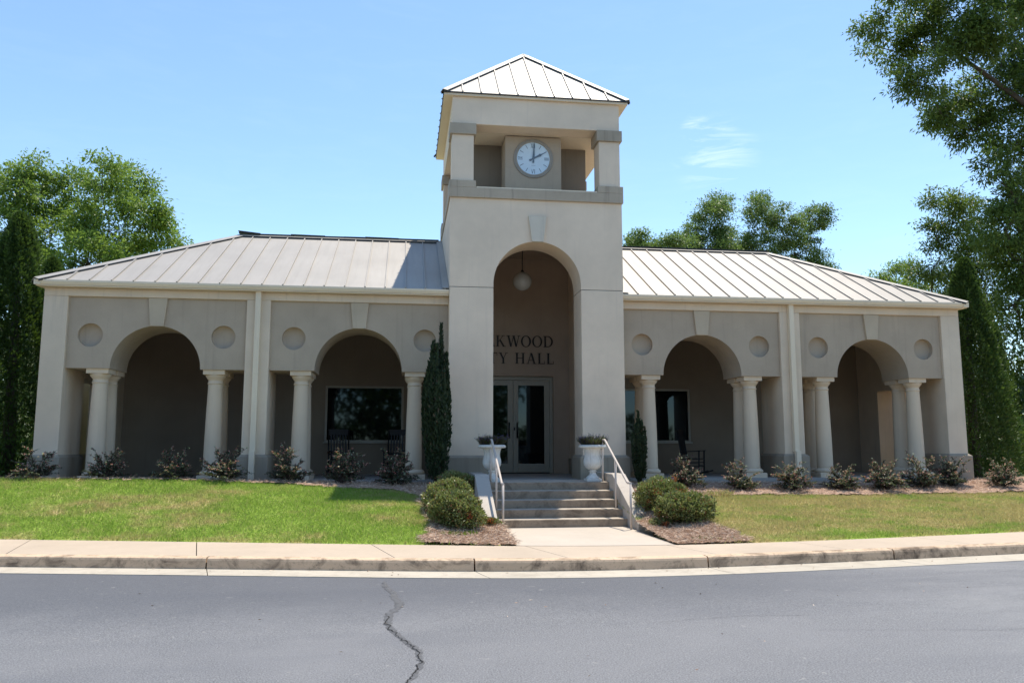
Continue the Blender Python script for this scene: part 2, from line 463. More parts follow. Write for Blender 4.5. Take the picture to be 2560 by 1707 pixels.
def quads_object(name, P, mat, parent=None, faces_per=1):
    """P: (N,4,3) array of separate quads"""
    n = len(P)
    me = bpy.data.meshes.new(name)
    me.vertices.add(n * 4); me.vertices.foreach_set('co', P.reshape(-1).astype(np.float32))
    me.loops.add(n * 4); me.loops.foreach_set('vertex_index', np.arange(n * 4, dtype=np.int32))
    me.polygons.add(n)
    me.polygons.foreach_set('loop_start', np.arange(0, n * 4, 4, dtype=np.int32))
    me.polygons.foreach_set('loop_total', np.full(n, 4, dtype=np.int32))
    me.update(); me.validate()
    me.materials.append(M[mat])
    o = bpy.data.objects.new(name, me)
    if parent is not None and n > 100: o['kind'] = 'stuff'
    return link(o, parent)
def tris_object(name, P, mat, parent=None):
    n = len(P)
    me = bpy.data.meshes.new(name)
    me.vertices.add(n * 3); me.vertices.foreach_set('co', P.reshape(-1).astype(np.float32))
    me.loops.add(n * 3); me.loops.foreach_set('vertex_index', np.arange(n * 3, dtype=np.int32))
    me.polygons.add(n)
    me.polygons.foreach_set('loop_start', np.arange(0, n * 3, 3, dtype=np.int32))
    me.polygons.foreach_set('loop_total', np.full(n, 3, dtype=np.int32))
    me.update(); me.validate()
    me.materials.append(M[mat])
    o = bpy.data.objects.new(name, me)
    if parent is not None and n > 100: o['kind'] = 'stuff'
    return link(o, parent)
def unit(a): return a / np.maximum(np.linalg.norm(a, axis=-1, keepdims=True), 1e-9)
def leaf_quads(C, D, L, W, rng, fold=0.25, up=None):
    """diamond leaves at C pointing along D, length L, width W"""
    n = len(C)
    D = unit(D)
    Rv = rng.normal(size=(n, 3)) if up is None else up + 0.55 * rng.normal(size=(n, 3))
    Sd = unit(np.cross(D, Rv)); Nn = np.cross(Sd, D)
    L = np.asarray(L).reshape(-1, 1); W = np.asarray(W).reshape(-1, 1)
    a = C; t = C + D * L
    m = C + D * L * 0.45 + Nn * W * fold
    return np.stack([a, m - Sd * W * 0.5, t, m + Sd * W * 0.5], axis=1)

# ------------------------------------------------------------------ site curves and heights
def smooth_curve(nodes, lo=-70.0, hi=70.0, n=1401, w=25):
    nodes = sorted(nodes)
    xs = np.array([p[0] for p in nodes]); ys = np.array([p[1] for p in nodes])
    X = np.linspace(lo, hi, n)
    Y = np.interp(X, xs, ys)
    sl = (ys[1] - ys[0]) / (xs[1] - xs[0]); sr = (ys[-1] - ys[-2]) / (xs[-1] - xs[-2])
    Y = np.where(X < xs[0], ys[0] + sl * (X - xs[0]), Y); Y = np.where(X > xs[-1], ys[-1] + sr * (X - xs[-1]), Y)
    k = np.ones(w) / w
    Yp = np.concatenate([Y[0] - (Y[1] - Y[0]) * np.arange(w, 0, -1), Y, Y[-1] + (Y[-1] - Y[-2]) * np.arange(1, w + 1)])
    return X, np.convolve(Yp, k, 'same')[w:-w]
KX, KY = smooth_curve([(-12, -5.05), (-8.88, -5.72), (-5.85, -6.33), (-3.78, -6.78), (-2.06, -7.12), (-0.4, -7.27), (1.29, -7.2), (4.45, -6.78), (7.03, -6.38), (11, -5.7)])
WX, WY = smooth_curve([(-13, -2.85), (-9.81, -3.65), (-6.42, -4.5), (-3.56, -5.2), (-1.14, -5.8), (0.2, -5.97), (1.11, -5.99), (3.31, -5.79), (5.4, -5.42), (8.28, -4.87), (12, -4.15)])
def kerb_y(x): return np.interp(x, KX, KY)
def walk_y(x): return np.interp(x, WX, WY)
ZT = ([-14, -11, -9.5, -7.2, -5.6, -4, -2.5, 2.5, 5.7, 8.5, 11, 14], [0.12, 0.115, 0.10, 0.065, 0.005, -0.07, -0.12, -0.20, -0.215, -0.215, -0.18, -0.16])
TOPY = -1.3
def height(x, y):
    x = np.asarray(x, float); y = np.asarray(y, float)
    ys = walk_y(x); zt = np.interp(x, *ZT)
    top = np.maximum(TOPY, ys + 2.0)
    t = np.clip((y - ys) / (top - ys), 0, 1)
    p = np.clip((np.abs(x) - 1.4) / 1.9, 0, 1); p = p * p * (3 - 2 * p)
    z = -0.80 + (zt + 0.80) * (p * (t * (1.32 - 0.32 * t)) + (1 - p) * t ** 1.75)
    u = np.clip((y - top) / 1.0, 0, 1)
    zb = np.where(x < 0, np.minimum(zt, -0.04), zt + 0.09)
    z = z * (1 - u) + np.where(y > top, zb, z) * u
    return z

# ------------------------------------------------------------------ ground, road, kerb, pavement
def sheet(name, xs, ycol, zfun, mat):
    """grid: for each x a list of y"""
    v, f = [], []
    n = len(ycol[0])
    for x, ys in zip(xs, ycol):
        for y in ys: v.append((x, y, float(zfun(x, y))))
    for i in range(len(xs) - 1):
        for j in range(n - 1):
            a = i * n + j
            f.append((a, a + n, a + n + 1, a + 1))
    me = bpy.data.meshes.new(name); me.from_pydata(v, [], f)
    me.polygons.foreach_set('use_smooth', [True] * len(f)); me.materials.append(M[mat])
    o = bpy.data.objects.new(name, me); link(o); return tag(o, kind='structure')

g = MB(); g.add([(-900, -900, -1.35), (900, -900, -1.35), (900, 900, -1.35), (-900, 900, -1.35)]); g.face((0, 1, 2, 3))
tag(g.build('ground', 'soil'), 'flat brown ground reaching to the horizon', None, None, 'structure')

xs = np.concatenate([np.linspace(-70, -15, 28), np.linspace(-14.6, 14.6, 147), np.linspace(15, 70, 28)])
def lawn_ys(x):
    y0 = float(walk_y(x)) - 0.02
    base = np.concatenate([np.linspace(0, 1, 26) ** 1.0 * (max(0.3, y0 + 3.2) - y0) + y0, [max(0.3, y0 + 3.2) + d for d in (2, 5, 9, 16, 30, 50, 75)]])
    return base
sheet('lawn', xs, [lawn_ys(x) for x in xs], lambda x, y: height(x, y) - 0.02 if (abs(x) > 1.75 or y > 0.2) else min(float(height(x, y)), -1.0), 'lawn')

PAN = 0.62
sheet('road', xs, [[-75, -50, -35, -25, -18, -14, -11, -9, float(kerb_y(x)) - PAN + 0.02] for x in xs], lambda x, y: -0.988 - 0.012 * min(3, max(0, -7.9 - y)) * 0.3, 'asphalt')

# gutter pan (road edge) and kerb stones
KJ = [-30, -26.8, -23.5, -20.2, -16.6, -13.0, -9.4, -5.83, -2.06, 1.31, 4.45, 7.7, 10.9, 14.2, 17.5, 21, 25, 29]
kerb = empty('kerb', loc=(0, 0, 0)); tag(kerb, 'stained concrete kerb with recessed joints along the asphalt', None, None, 'structure')
pan = empty('gutter_pan'); tag(pan, 'pale concrete gutter strip between kerb and asphalt', None, None, 'structure')
def strip_piece(name, xa, xb, prof, mat, parent, curve, step=0.35, skew=0.0, wob=0.0):
    """prof: list of (dy, z) across the strip; ends square to X"""
    n = max(2, int((xb - xa) / step) + 1)
    m = MB(); k = len(prof)
    for i in range(n):
        x = xa + (xb - xa) * i / (n - 1)
        y0 = float(curve(x))
        for (dy, z) in prof:
            w = wob * math.sin(x * 5.3 + z * 9) * (0.5 + 0.5 * math.sin(x * 1.7))
            m.v.append((x + skew * dy, y0 + dy + w, z))
    for i in range(n - 1):
        for j in range(k):
            a = i * k + j; b = i * k + (j + 1) % k
            m.face((a, b, b + k, a + k))
    m.face(list(range(k))[::-1]); m.face([(n - 1) * k + j for j in range(k)])
    return m.build(name, mat, parent)
for a, b in zip(KJ[:-1], KJ[1:]):
    g_ = 0.011
    strip_piece('kerb_stone', a + g_, b - g_, [(-0.045, -1.1), (-0.045, -0.985), (-0.03, -0.865), (-0.018, -0.838), (0.012, -0.826), (0.165, -0.824), (0.165, -1.1)], 'kerb', kerb, kerb_y, 0.3, 0, 0.004)
    strip_piece('gutter_slab', a + 0.006, b - 0.006, [(-PAN, -1.1), (-PAN, -0.982), (-0.30, -0.984), (-0.046, -0.978), (-0.046, -1.1)], 'pan', pan, kerb_y, 0.3, -0.25, 0.004)
g = MB()
n = 121
for i in range(n):
    x = -30 + i * 0.5
    y0 = float(kerb_y(x))
    g.v += [(x, y0 - PAN + 0.01, -1.0), (x, y0 + 0.3, -0.86)] if False else [(x, y0 - 0.03, -0.90), (x, y0 + 0.16, -0.90)]
for i in range(n - 1): g.face((2 * i, 2 * i + 2, 2 * i + 3, 2 * i + 1))
g.build('joint_fill', 'crack', kerb)

WJ = [(-29.5, -29.1), (-26.6, -26.2), (-23.7, -23.3), (-20.8, -20.4), (-17.9, -17.5), (-15.0, -14.6), (-12.1, -11.7), (-9.25, -8.87), (-6.41, -6.03), (-3.56, -3.17), (-1.14, -0.72), (1.11, 1.53), (3.31, 3.73), (5.7, 6.12), (8.15, 8.57), (10.7, 11.1), (13.3, 13.7), (16, 16.4), (18.8, 19.2), (21.6, 22), (24.5, 24.9)]
side = empty('pavement'); tag(side, 'warm concrete pavement slabs curving behind the kerb', None, None, 'structure')
for (a0, a1), (b0, b1) in zip(WJ[:-1], WJ[1:]):
    m = MB(); gpx = 0.007; nn = 9
    for i in range(nn):
        t = i / (nn - 1)
        xb_ = (a0 + gpx) * (1 - t) + (b0 - gpx) * t; xf = (a1 + gpx) * (1 - t) + (b1 - gpx) * t
        yb_ = float(walk_y(xb_)); yf = float(kerb_y(xf)) + 0.172
        m.v += [(xf, yf, -0.95), (xf, yf, -0.832), (xf, yf + 0.01, -0.826), (xb_, yb_ - 0.01, -0.806), (xb_, yb_, -0.812), (xb_, yb_, -0.95)]
    for i in range(nn - 1):
        for j in range(6):
            a = i * 6 + j; b = i * 6 + (j + 1) % 6
            m.face((a, b, b + 6, a + 6))
    m.face(range(6)); m.face([(nn - 1) * 6 + j for j in range(6)])
    m.build('pavement_slab', 'walk', side)
g = MB()
for i in range(n):
    x = -30 + i * 0.5
    g.v += [(x, float(kerb_y(x)) + 0.1, -0.87), (x, float(walk_y(x)) + 0.3, -0.87)]
for i in range(n - 1): g.face((2 * i, 2 * i + 2, 2 * i + 3, 2 * i + 1))
g.build('joint_fill', 'crack', side)

# path from the pavement to the steps
pm = MB()
pl, pr_ = -1.27, 1.27
pts = [(pl, -2.9), (pl, float(walk_y(pl)) + 0.012)] + [(x, float(walk_y(x)) + 0.012) for x in np.linspace(-0.9, 0.9, 7)] + [(pr_, float(walk_y(pr_)) + 0.012), (pr_, -2.9)]
pm.prism(pts, (0, 0, 0), (1, 0, 0), (0, 1, 0), (0, 0, 1), -0.95, -0.803)
pt = pm.build('path', 'path'); tag(pt, 'pale concrete path between the pavement and the steps', None, None, 'structure')

# sealed crack across the road
crk = [(-3.33, -3.26, -7.80), (-3.32, -3.22, -8.15), (-3.24, -3.13, -8.55), (-3.20, -3.06, -9.00), (-3.16, -3.03, -9.30), (-3.17, -3.05, -9.52), (-3.25, -3.12, -9.75), (-3.27, -3.14, -9.95), (-3.26, -3.15, -10.3), (-3.20, -3.09, -10.65), (-3.09, -2.99, -11.0), (-3.03, -2.93, -11.2), (-2.97, -2.88, -11.4), (-2.95, -2.88, -11.7), (-2.97, -2.90, -12.0), (-3.03, -2.97, -12.26), (-3.12, -3.06, -12.5), (-3.2, -3.1, -13.0), (-3.1, -3.02, -13.6), (-3.2, -3.1, -14.4)]
r2 = random.Random(3)
fine = []
for (a, b) in zip(crk[:-1], crk[1:]):
    for k in range(7):
        t = k / 7
        cxm = (a[0] + a[1]) / 2 + ((b[0] + b[1]) - (a[0] + a[1])) / 2 * t; hw_ = ((a[1] - a[0]) * (1 - t) + (b[1] - b[0]) * t) * .34 * r2.uniform(.6, 1.25)
        cxm += r2.uniform(-.014, .014)
        fine.append((cxm - hw_, cxm + hw_, a[2] + (b[2] - a[2]) * t))
def road_z(y): return -0.988 - 0.012 * min(3, max(0, -7.9 - y)) * 0.3
m = MB()
for (a, b, y) in fine: m.v += [(a, y, road_z(y) + 0.003), ((a + b) / 2, y, road_z(y) + 0.006), (b, y, road_z(y) + 0.003)]
for i in range(len(fine) - 1):
    for j in range(2): m.face((3 * i + j, 3 * i + 3 + j, 3 * i + 4 + j, 3 * i + 1 + j))
ck = m.build('road_crack_sealant', 'sealant'); tag(ck, 'dark wavy crack sealant running across the asphalt', None, None, 'structure')
m = MB()
cx_ = -3.16
pc = []
for i, (a, b, y) in enumerate(fine):
    if y > -9.9: continue
    cx_ = a + (b - a) * (0.35 + 0.35 * math.sin(i * 0.9) * 0.5) + r2.uniform(-.012, .012)
    w = r2.uniform(0.002, 0.007)
    pc.append((cx_, w, y))
for (x, w, y) in pc: m.v += [(x - w, y, road_z(y) + 0.0095), (x + w, y, road_z(y) + 0.0095)]
for i in range(len(pc) - 1): m.face((2 * i, 2 * i + 2, 2 * i + 3, 2 * i + 1))
m.build('open_crack', 'crack', ck)
def thin_crack(pts, seed):
    rr_ = random.Random(seed); m = MB(); q = []
    for (a, b) in zip(pts[:-1], pts[1:]):
        k = max(2, int(math.hypot(b[0] - a[0], b[1] - a[1]) / .06))
        for i in range(k): q.append((a[0] + (b[0] - a[0]) * i / k, a[1] + (b[1] - a[1]) * i / k + rr_.uniform(-.025, .025), rr_.uniform(.001, .0035)))
    for (x, y, w) in q: m.v += [(x, y - w, road_z(y) + .0045), (x, y + w, road_z(y) + .0045)]
    for i in range(len(q) - 1): m.face((2 * i, 2 * i + 2, 2 * i + 3, 2 * i + 1))
    m.build('hairline_crack', 'sealant', ck)
thin_crack([(0.9, -11.1), (1.7, -11.2), (2.6, -11.35), (3.8, -11.2)], 1)
thin_crack([(-0.6, -10.6), (0.3, -10.4), (1.2, -10.45)], 2)
thin_crack([(3.1, -9.0), (3.9, -9.15), (4.9, -9.1), (6.2, -9.3)], 3)

# ------------------------------------------------------------------ the building
hall = empty('city_hall', 'cream stucco town hall with arched porch wings and central clock tower', 'building', (0, 0, 0))
LEN, P1, P2, P3, TW = 10.9243, 10.4207, 6.6178, 6.096, 2.065
ZPB, ZPT, DP, TH = 2.45, 4.033, 0.075, 1.136
YB = DP + TH
def plinth(m, x0, x1, y0, y1, z0, z1, p=0.07):
    if x1 < x0: x0, x1 = x1, x0
    r0 = (x0 - p, x1 + p, y0 - p, y1 + p); r1 = (x0 - 0.004, x1 + 0.004, y0 - 0.004, y1 + 0.004)
    m.box(*r0, z0, z1 - 0.055); m.frustum(r0, z1 - 0.0545, r1, z1)

def arc_pts(cx, cz, r, a0, a1, n):
    return [(cx + r * math.cos(a0 + (a1 - a0) * i / n), cz + r * math.sin(a0 + (a1 - a0) * i / n)) for i in range(n + 1)]
def circle_pts(cx, cz, r, n=40): return [(cx + r * math.cos(2 * math.pi * i / n), cz + r * math.sin(2 * math.pi * i / n)) for i in range(n)]

def arch_panel(s, xa, xb, ac, rad, roundels, rz=3.182):
    """panel between |x| xa..xb, arch centre ac, s = side"""
    cx = s * ac
    x0, x1 = sorted((s * xa, s * xb))
    loop = [(x0, ZPB), (cx - rad, ZPB)] + arc_pts(cx, ZPB + 0.005, rad, math.pi, 0, 40) + [(cx + rad, ZPB), (x1, ZPB), (x1, ZPT), (x0, ZPT)]
    holes = [circle_pts(s * r_, rz, 0.262) for r_ in roundels]
    m = MB()
    m.prism(loop, (0, 0, 0), (1, 0, 0), (0, 0, 1), (0, 1, 0), DP, DP + 0.16, holes, back=False)
    m.prism(loop, (0, 0, 0), (1, 0, 0), (0, 0, 1), (0, 1, 0), DP + 0.1602, YB)
    p = m.build('arch_panel', 'taupe', hall)
    for r_ in roundels:
        d = MB(); prof = [(0.262, 0.0), (0.235, 0.014), (0.16, 0.024), (0.08, 0.027), (0.001, 0.028)]
        nn = 40; b0 = len(d.v)
        for (rr, dep) in prof:
            for i in range(nn):
                a = 2 * math.pi * i / nn
                d.v.append((s * r_ + rr * math.cos(a), DP + 0.12 + dep, rz + rr * math.sin(a)))
        for j in range(len(prof) - 1):
            for i in range(nn):
                i2 = (i + 1) % nn
                d.face((j * nn + i, j * nn + i2, (j + 1) * nn + i2, (j + 1) * nn + i), True)
        d.build('roundel', 'taupe', p)
    k = MB()
    zt_ = ZPT - 0.004; zb_ = ZPB + 0.005 + rad - 0.012
    k.prism([(cx - 0.145, zb_), (cx + 0.145, zb_), (cx + 0.205, zt_), (cx - 0.205, zt_)], (0, 0, 0), (1, 0, 0), (0, 0, 1), (0, 1, 0), DP - 0.058, DP + 0.02)
    k.build('keystone', 'keytaupe', p, 0.006)
    return p

# column prototype
def make_column():
    c = bpy.data.objects.new('column', None); link(c, hall)
    m = MB(); m.box(-0.265, 0.265, -0.265, 0.265, -0.02, 0.115); m.build('base_block', 'column', c, 0.01)
    m = MB(); m.lathe([(0.235, 0.1155), (0.252, 0.13), (0.258, 0.155), (0.252, 0.18), (0.235, 0.195), (0.218, 0.2), (0.215, 0.215), (0.20, 0.225)], n=32); m.build('base_moulding', 'column', c)
    m = MB(); m.lathe([(0.193, 0.2), (0.19, 0.26), (0.189, 0.6), (0.184, 1.0), (0.175, 1.45), (0.163, 1.9), (0.155, 2.2), (0.155, 2.21)], n=32); m.build('shaft', 'column', c)
    m = MB(); m.lathe([(0.150, 2.135), (0.171, 2.143), (0.175, 2.155), (0.171, 2.167), (0.158, 2.175), (0.157, 2.235), (0.172, 2.245), (0.182, 2.262), (0.205, 2.29), (0.219, 2.32), (0.221, 2.345)], n=32)
    m.box(-0.232, 0.232, -0.232, 0.232, 2.3455, 2.449); m.build('capital', 'column', c)
    return c
col0 = make_column(); first = [True]
def place_column(x, y):
    c = col0 if first[0] else copy_tree(col0, hall)
    first[0] = False
    c.location = (x, y, 0)

for s in (-1, 1):
    def B(m, xa, xb, y0, y1, z0, z1): m.box(s * xa, s * xb, y0, y1, z0, z1)
    # frame: corner pier, pilaster and beam
    m = MB(); B(m, P1, LEN, 0, YB, -0.3, ZPT - 0.0); m.build('corner_pier', 'light', hall, 0.012)
    m = MB(); B(m, P3, P2, 0, YB, -0.3, ZPT - 0.0); m.build('pilaster', 'light', hall, 0.012)
    m = MB(); B(m, TW, LEN, 0, YB, ZPT + 0.001, 4.215); m.build('eaves_beam', 'light', hall, 0.012)
    m = MB(); plinth(m, s * P1, s * LEN, 0, YB, -0.4, 0.57); m.build('pier_plinth', 'plinth', hall, 0.008)
    m = MB(); plinth(m, s * P3, s * P2, 0, YB, -0.4, 0.57); m.build('pier_plinth', 'plinth', hall, 0.008)
    arch_panel(s, P2, P1, 8.5428, 0.956, (9.9412, 7.1152))
    arch_panel(s, TW, P3, 4.108, 0.988, (5.5723, 2.6054))
    for x in (9.7624, 7.2957, 5.4012, 2.82):
        place_column(s * x, 0.35); place_column(s * x, 0.94)
    # end wall, porch back wall with window opening, ceiling, rear wall
    m = MB(); B(m, P1, LEN - 0.004, YB + 0.001, 2.96, 2.30, 4.214)
    B(m, P1 + 0.0005, LEN - 0.0045, 2.961, 3.96, -0.3, 4.2135); B(m, 10.60, LEN - 0.004, 3.961, 7.30, -0.3, 4.2145)
    m.build('end_wall', 'light', hall)
    m = MB(); B(m, 11.36, 11.50, 0.9 if s > 0 else 1.75, 4.4, -0.3, 2.75); sw = m.build('added_panel_wall', 'light', hall, 0.01)  # wall added outside the end opening, placed there to catch skylight
    m = MB(); B(m, 11.33, 11.53, 0.87 if s > 0 else 1.72, 4.43, -0.35, 0.55); m.build('added_panel_plinth', 'plinth', sw, 0.01)
    m = MB()
    WX0, WX1, WZ0, WZ1 = 3.06, 5.19, 0.86, 2.40
    B(m, TW, WX0, 3.97, 4.22, 0.0, 4.10); B(m, WX1, 10.598, 3.97, 4.22, 0.0, 4.10)
    B(m, WX0, WX1, 3.971, 4.219, 0.0, WZ0); B(m, WX0, WX1, 3.971, 4.219, WZ1, 4.10)
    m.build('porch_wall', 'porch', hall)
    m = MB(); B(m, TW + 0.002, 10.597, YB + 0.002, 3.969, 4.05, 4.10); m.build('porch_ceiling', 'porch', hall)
    m = MB(); B(m, TW + 0.001, 10.598, 7.05, 7.30, -0.3, 4.215); m.build('rear_wall', 'light', hall)
    # window: frame, mullion-free pane
    w = bpy.data.objects.new('window', None); link(w, hall); w.location = (s * 4.125, 4.0, 0)
    def WB(m, xa, xb, y0, y1, z0, z1): m.box(xa, xb, y0, y1, z0, z1)
    hw = (WX1 - WX0) / 2 - 0.002
    m = MB(); WB(m, -hw, hw, -0.02, 0.06, WZ0 + 0.002, WZ0 + 0.06); WB(m, -hw, hw, -0.02, 0.06, WZ1 - 0.06, WZ1 - 0.002)
    WB(m, -hw, -hw + 0.06, -0.019, 0.059, WZ0 + 0.06, WZ1 - 0.06); WB(m, hw - 0.06, hw, -0.019, 0.059, WZ0 + 0.06, WZ1 - 0.06)
    m.build('window_frame', 'winframe', w, 0.006)
    m = MB(); m.box(-hw + 0.05, hw - 0.05, 0.03, 0.042, WZ0 + 0.05, WZ1 - 0.05); m.build('pane', 'glass', w)
    m = MB(); m.box(-hw - 0.03, hw + 0.03, -0.09, -0.021, WZ0 - 0.03, WZ0 + 0.012); m.build('window_sill', 'winframe', w, 0.005)
    # gutter and downspout
    gm = MB()
    prof = [(-0.03, 4.236), (-0.17, 4.236), (-0.20, 4.246), (-0.215, 4.275), (-0.2324, 4.305), (-0.2324, 4.346), (-0.222, 4.346), (-0.215, 4.31), (-0.03, 4.31)]
    gm.prism([(a, b) for a, b in prof], (s * (TW + 0.003), 0, 0), (0, 1, 0), (0, 0, 1), (s, 0, 0), 0.0, 11.0627 - TW - 0.003)
    gm.build('gutter', 'trim', hall)
    gm = MB(); gm.box(s * 10.925, s * 11.0615, -0.229, 7.45, 4.2365, 4.3455); gm.build('gutter', 'trim', hall)
    gm = MB(); gm.box(s * (TW + 0.004), s * 11.03, -0.19, -0.001, 4.2155, 4.2345); gm.box(s * (LEN + 0.001), s * 11.02, 0, 7.4, 4.2155, 4.2345); gm.build('soffit', 'soffit', hall)
    xd = s * (P2 + P3) / 2
    gm = MB(); gm.box(xd - 0.06, xd + 0.06, -0.118, -0.002, 0.62, 4.236); gm.box(xd - 0.0595, xd + 0.0595, -0.185, -0.074, 0.0, 0.64)
    gm.box(xd - 0.066, xd + 0.066, -0.122, 0.0, 2.35, 2.385)
    gm.build('downspout', 'trim', hall, 0.006)
m = MB(); m.box(-10.40, 10.40, -0.035, 4.3, -0.3, 0.0); m.build('porch_floor', 'slab', hall)

# ---- wing roofs with standing seams
def slope(roof, O, U, V, N, prof, seams, mat='roof', rib=0.045, last_rib=True):
    O, U, V, N = map(Vector, (O, U, V, N))
    L = prof[-1][0]
    def vm(u):
        for (a, b) in zip(prof[:-1], prof[1:]):
            if a[0] <= u <= b[0] + 1e-9: return a[1] + (b[1] - a[1]) * (u - a[0]) / max(1e-9, b[0] - a[0])
        return 0
    edges = [0.0] + [x for x in seams if 0.02 < x < L - 0.02] + [L]
    for a, b in zip(edges[:-1], edges[1:]):
        top = [(b, vm(b))] + [p for p in reversed(prof) if a + 1e-6 < p[0] < b - 1e-6] + [(a, vm(a))]
        loop = [(a, 0), (b, 0)] + [p for p in top if p[1] > 1e-4]
        if len(loop) < 3: continue
        g0 = rnd.uniform(0.0, 0.004)
        m = MB()
        loop = [(u + (0.0015 if u == a else (-0.0015 if u == b else 0)), v) for (u, v) in loop]
        m.prism(loop, O, U, V, N, 0.0 + g0, 0.012 + g0)
        if b < L - 1e-6 and vm(b) > 0.05:
            w = 0.013
            m.prism([(b - w, -0.004), (b + w, -0.004), (b + w, max(0.02, vm(b) - 0.015)), (b - w, max(0.02, vm(b) - 0.015))], O, U, V, N, 0.0165, rib)
        m.build('roof_panel', mat, roof)
def cap_strip(roof, p, q, n1, n2, w=0.15, lift=0.062, mat='roof', name='hip_cap', over=0.0):
    """cap along p->q between planes with normals n1, n2"""
    p, q, n1, n2 = map(Vector, (p, q, n1, n2)); n1.normalize(); n2.normalize()
    d = (q - p).normalized()
    e1 = d.cross(n1); e2 = d.cross(n2)
    if e1.dot(n2) < 0: pass
    # in-plane directions pointing away from the ridge (downhill)
    e1 = e1 if e1.z < 0 or (abs(e1.z) < 1e-6) else -e1
    e2 = e2 if e2.z < 0 or (abs(e2.z) < 1e-6) else -e2
    up = (n1 + n2).normalized() * lift
    m = MB()
    for t in (0.0, 0.010):
        off = up + (n1 + n2).normalized() * t
        m.add([p + off, q + off, p + e1 * w + off, q + e1 * w + off, p + e2 * w + off, q + e2 * w + off])
    for b in (0, 6):
        m.face((b, b + 1, b + 3, b + 2)); m.face((b, b + 4, b + 5, b + 1))
    for a, b in ((2, 3), (4, 5)): m.face((a, b, b + 6, a + 6))
    for a, b in ((2, 0), (0, 4), (3, 1), (1, 5)): m.face((a, b, b + 6, a + 6))
    m.build(name, mat, roof)
    c = MB()
    for e, nn in ((e1, n1), (e2, n2)):
        b = c.add([p + e * (w - 0.025) + nn * 0.004, q + e * (w - 0.025) + nn * 0.004, q + e * (w - 0.025) + up * 0.99, p + e * (w - 0.025) + up * 0.99])
        c.face((b, b + 1, b + 2, b + 3))
    c.build('cap_gap_shade', 'dark', roof)  # dark strip stands in for the shadow under the raised cap

EY, EZ, EX = -0.215, 4.335, 11.045
RY, RZ, RX = 3.585, 6.40, 7.558
for s in (-1, 1):
    roof = bpy.data.objects.new('wing_roof', None); link(roof, hall)
    dk = MB()
    zz = -0.012
    b = dk.add([(s * TW, EY, EZ + zz), (s * EX, EY, EZ + zz), (s * EX, 2 * RY - EY, EZ + zz), (s * TW, 2 * RY - EY, EZ + zz), (s * TW, RY, RZ + zz), (s * RX, RY, RZ + zz)])
    for f in ((0, 1, 5, 4), (1, 2, 5), (2, 3, 4, 5), (0, 3, 2, 1), (0, 4, 3)): dk.face([b + i for i in f])
    dk.build('roof_deck', 'roof', roof)
    run = math.hypot(RY - EY, RZ - EZ)
    Vv = Vector((0, RY - EY, RZ - EZ)) / run; Nf = Vector((0, -(RZ - EZ), RY - EY)).normalized()
    Lf = EX - TW
    off = 0.66 if s < 0 else 0.37
    seams = [off + 0.457 * i for i in range(25)]
    slope(roof, (s * EX, EY, EZ), (-s, 0, 0), Vv, Nf, [(0, 0), (EX - RX, run), (Lf, run)], seams)
    run2 = math.hypot(EX - RX, RZ - EZ)
    Ve = Vector((-s * (EX - RX), 0, RZ - EZ)) / run2; Ne = Vector((s * (RZ - EZ), 0, EX - RX)).normalized()
    Le = 2 * (RY - EY)
    slope(roof, (s * EX, EY, EZ), (0, 1, 0), Ve, Ne, [(0, 0), (Le / 2, run2), (Le, 0)], [0.35 + 0.457 * i for i in range(20)])
    Nb = Vector((0, (RZ - EZ), RY - EY)).normalized()
    cap_strip(roof, (s * EX, EY, EZ), (s * RX, RY, RZ), Nf, Ne, 0.17, 0.05)
    cap_strip(roof, (s * EX, 2 * RY - EY, EZ), (s * RX, RY, RZ), Nb, Ne)
    cap_strip(roof, (s * TW, RY, RZ), (s * RX, RY, RZ), Nf, Nb, 0.13, 0.062, 'roof', 'ridge_cap')
    rv = MB()
    x = TW + 0.1
    rr = random.Random(5 + s)
    while x < RX - 0.05:
        l = rr.uniform(0.5, 0.95); x2 = min(RX + 0.02, x + l)
        h0 = RZ + 0.075 + rr.uniform(0, 0.012); h1 = h0 + rr.uniform(-0.01, 0.016)
        rv.bar((s * x, RY, h0), (s * x2, RY, h1), 0.11, 0.022)
        x = x2 - 0.03
    if s < 0: rv.bar((-RX - 0.03, RY, RZ + 0.145), (-RX + 0.55, RY, RZ + 0.088), 0.16, 0.022)
    rv.build('ridge_vent', 'ridgevent', roof)
    fl = MB()   # wall flashing beside the tower
    a = Vector((s * (TW + 0.012), EY + 0.0, EZ + 0.02)); bq = Vector((s * (TW + 0.012), RY, RZ + 0.02))
    fl.prism([(0, 0.0), (0.16, 0.0), (0.16, run), (0, run)], (s * (TW + 0.004), EY, EZ), (s, 0, 0), Vv, Nf, 0.05, 0.056)
    fl.build('wall_flashing', 'roof', roof)

# ---- tower
TY0, TYB, YD = -0.266, 4.07, 3.9
TA, TAZ, TJ, TBB = 1.042, 4.5004, 4.4145, 6.543
TI = 1.60
for s in (-1, 1):
    m = MB(); m.box(s * TA, s * TW, TY0, TY0 + 0.856, -0.3, TJ - 0.006); m.build('tower_pier', 'tower', hall, 0.010)
    m = MB(); plinth(m, s * TA, s * TW, TY0, TY0 + 0.856, -0.4, 0.55, 0.075); m.build('pier_plinth', 'plinth', hall, 0.008)
    m = MB(); m.box(s * TI, s * (TW - 0.0), TY0 + 0.857, 4.07, -0.3, TBB - 0.001); m.build('tower_side_wall', 'tower', hall)
    m = MB(); m.box(s * (TI - 0.04), s * (TI - 0.0005), TY0 + 0.86, YD - 0.001, 0.002, 0.42); m.build('skirting', 'plinth', hall)
    m = MB(); m.box(s * (TA + 0.012), s * (TW - 0.012), TY0 + 0.012, TY0 + 0.84, TJ - 0.0055, TJ + 0.0055); m.build('joint_fill', 'dark', hall)
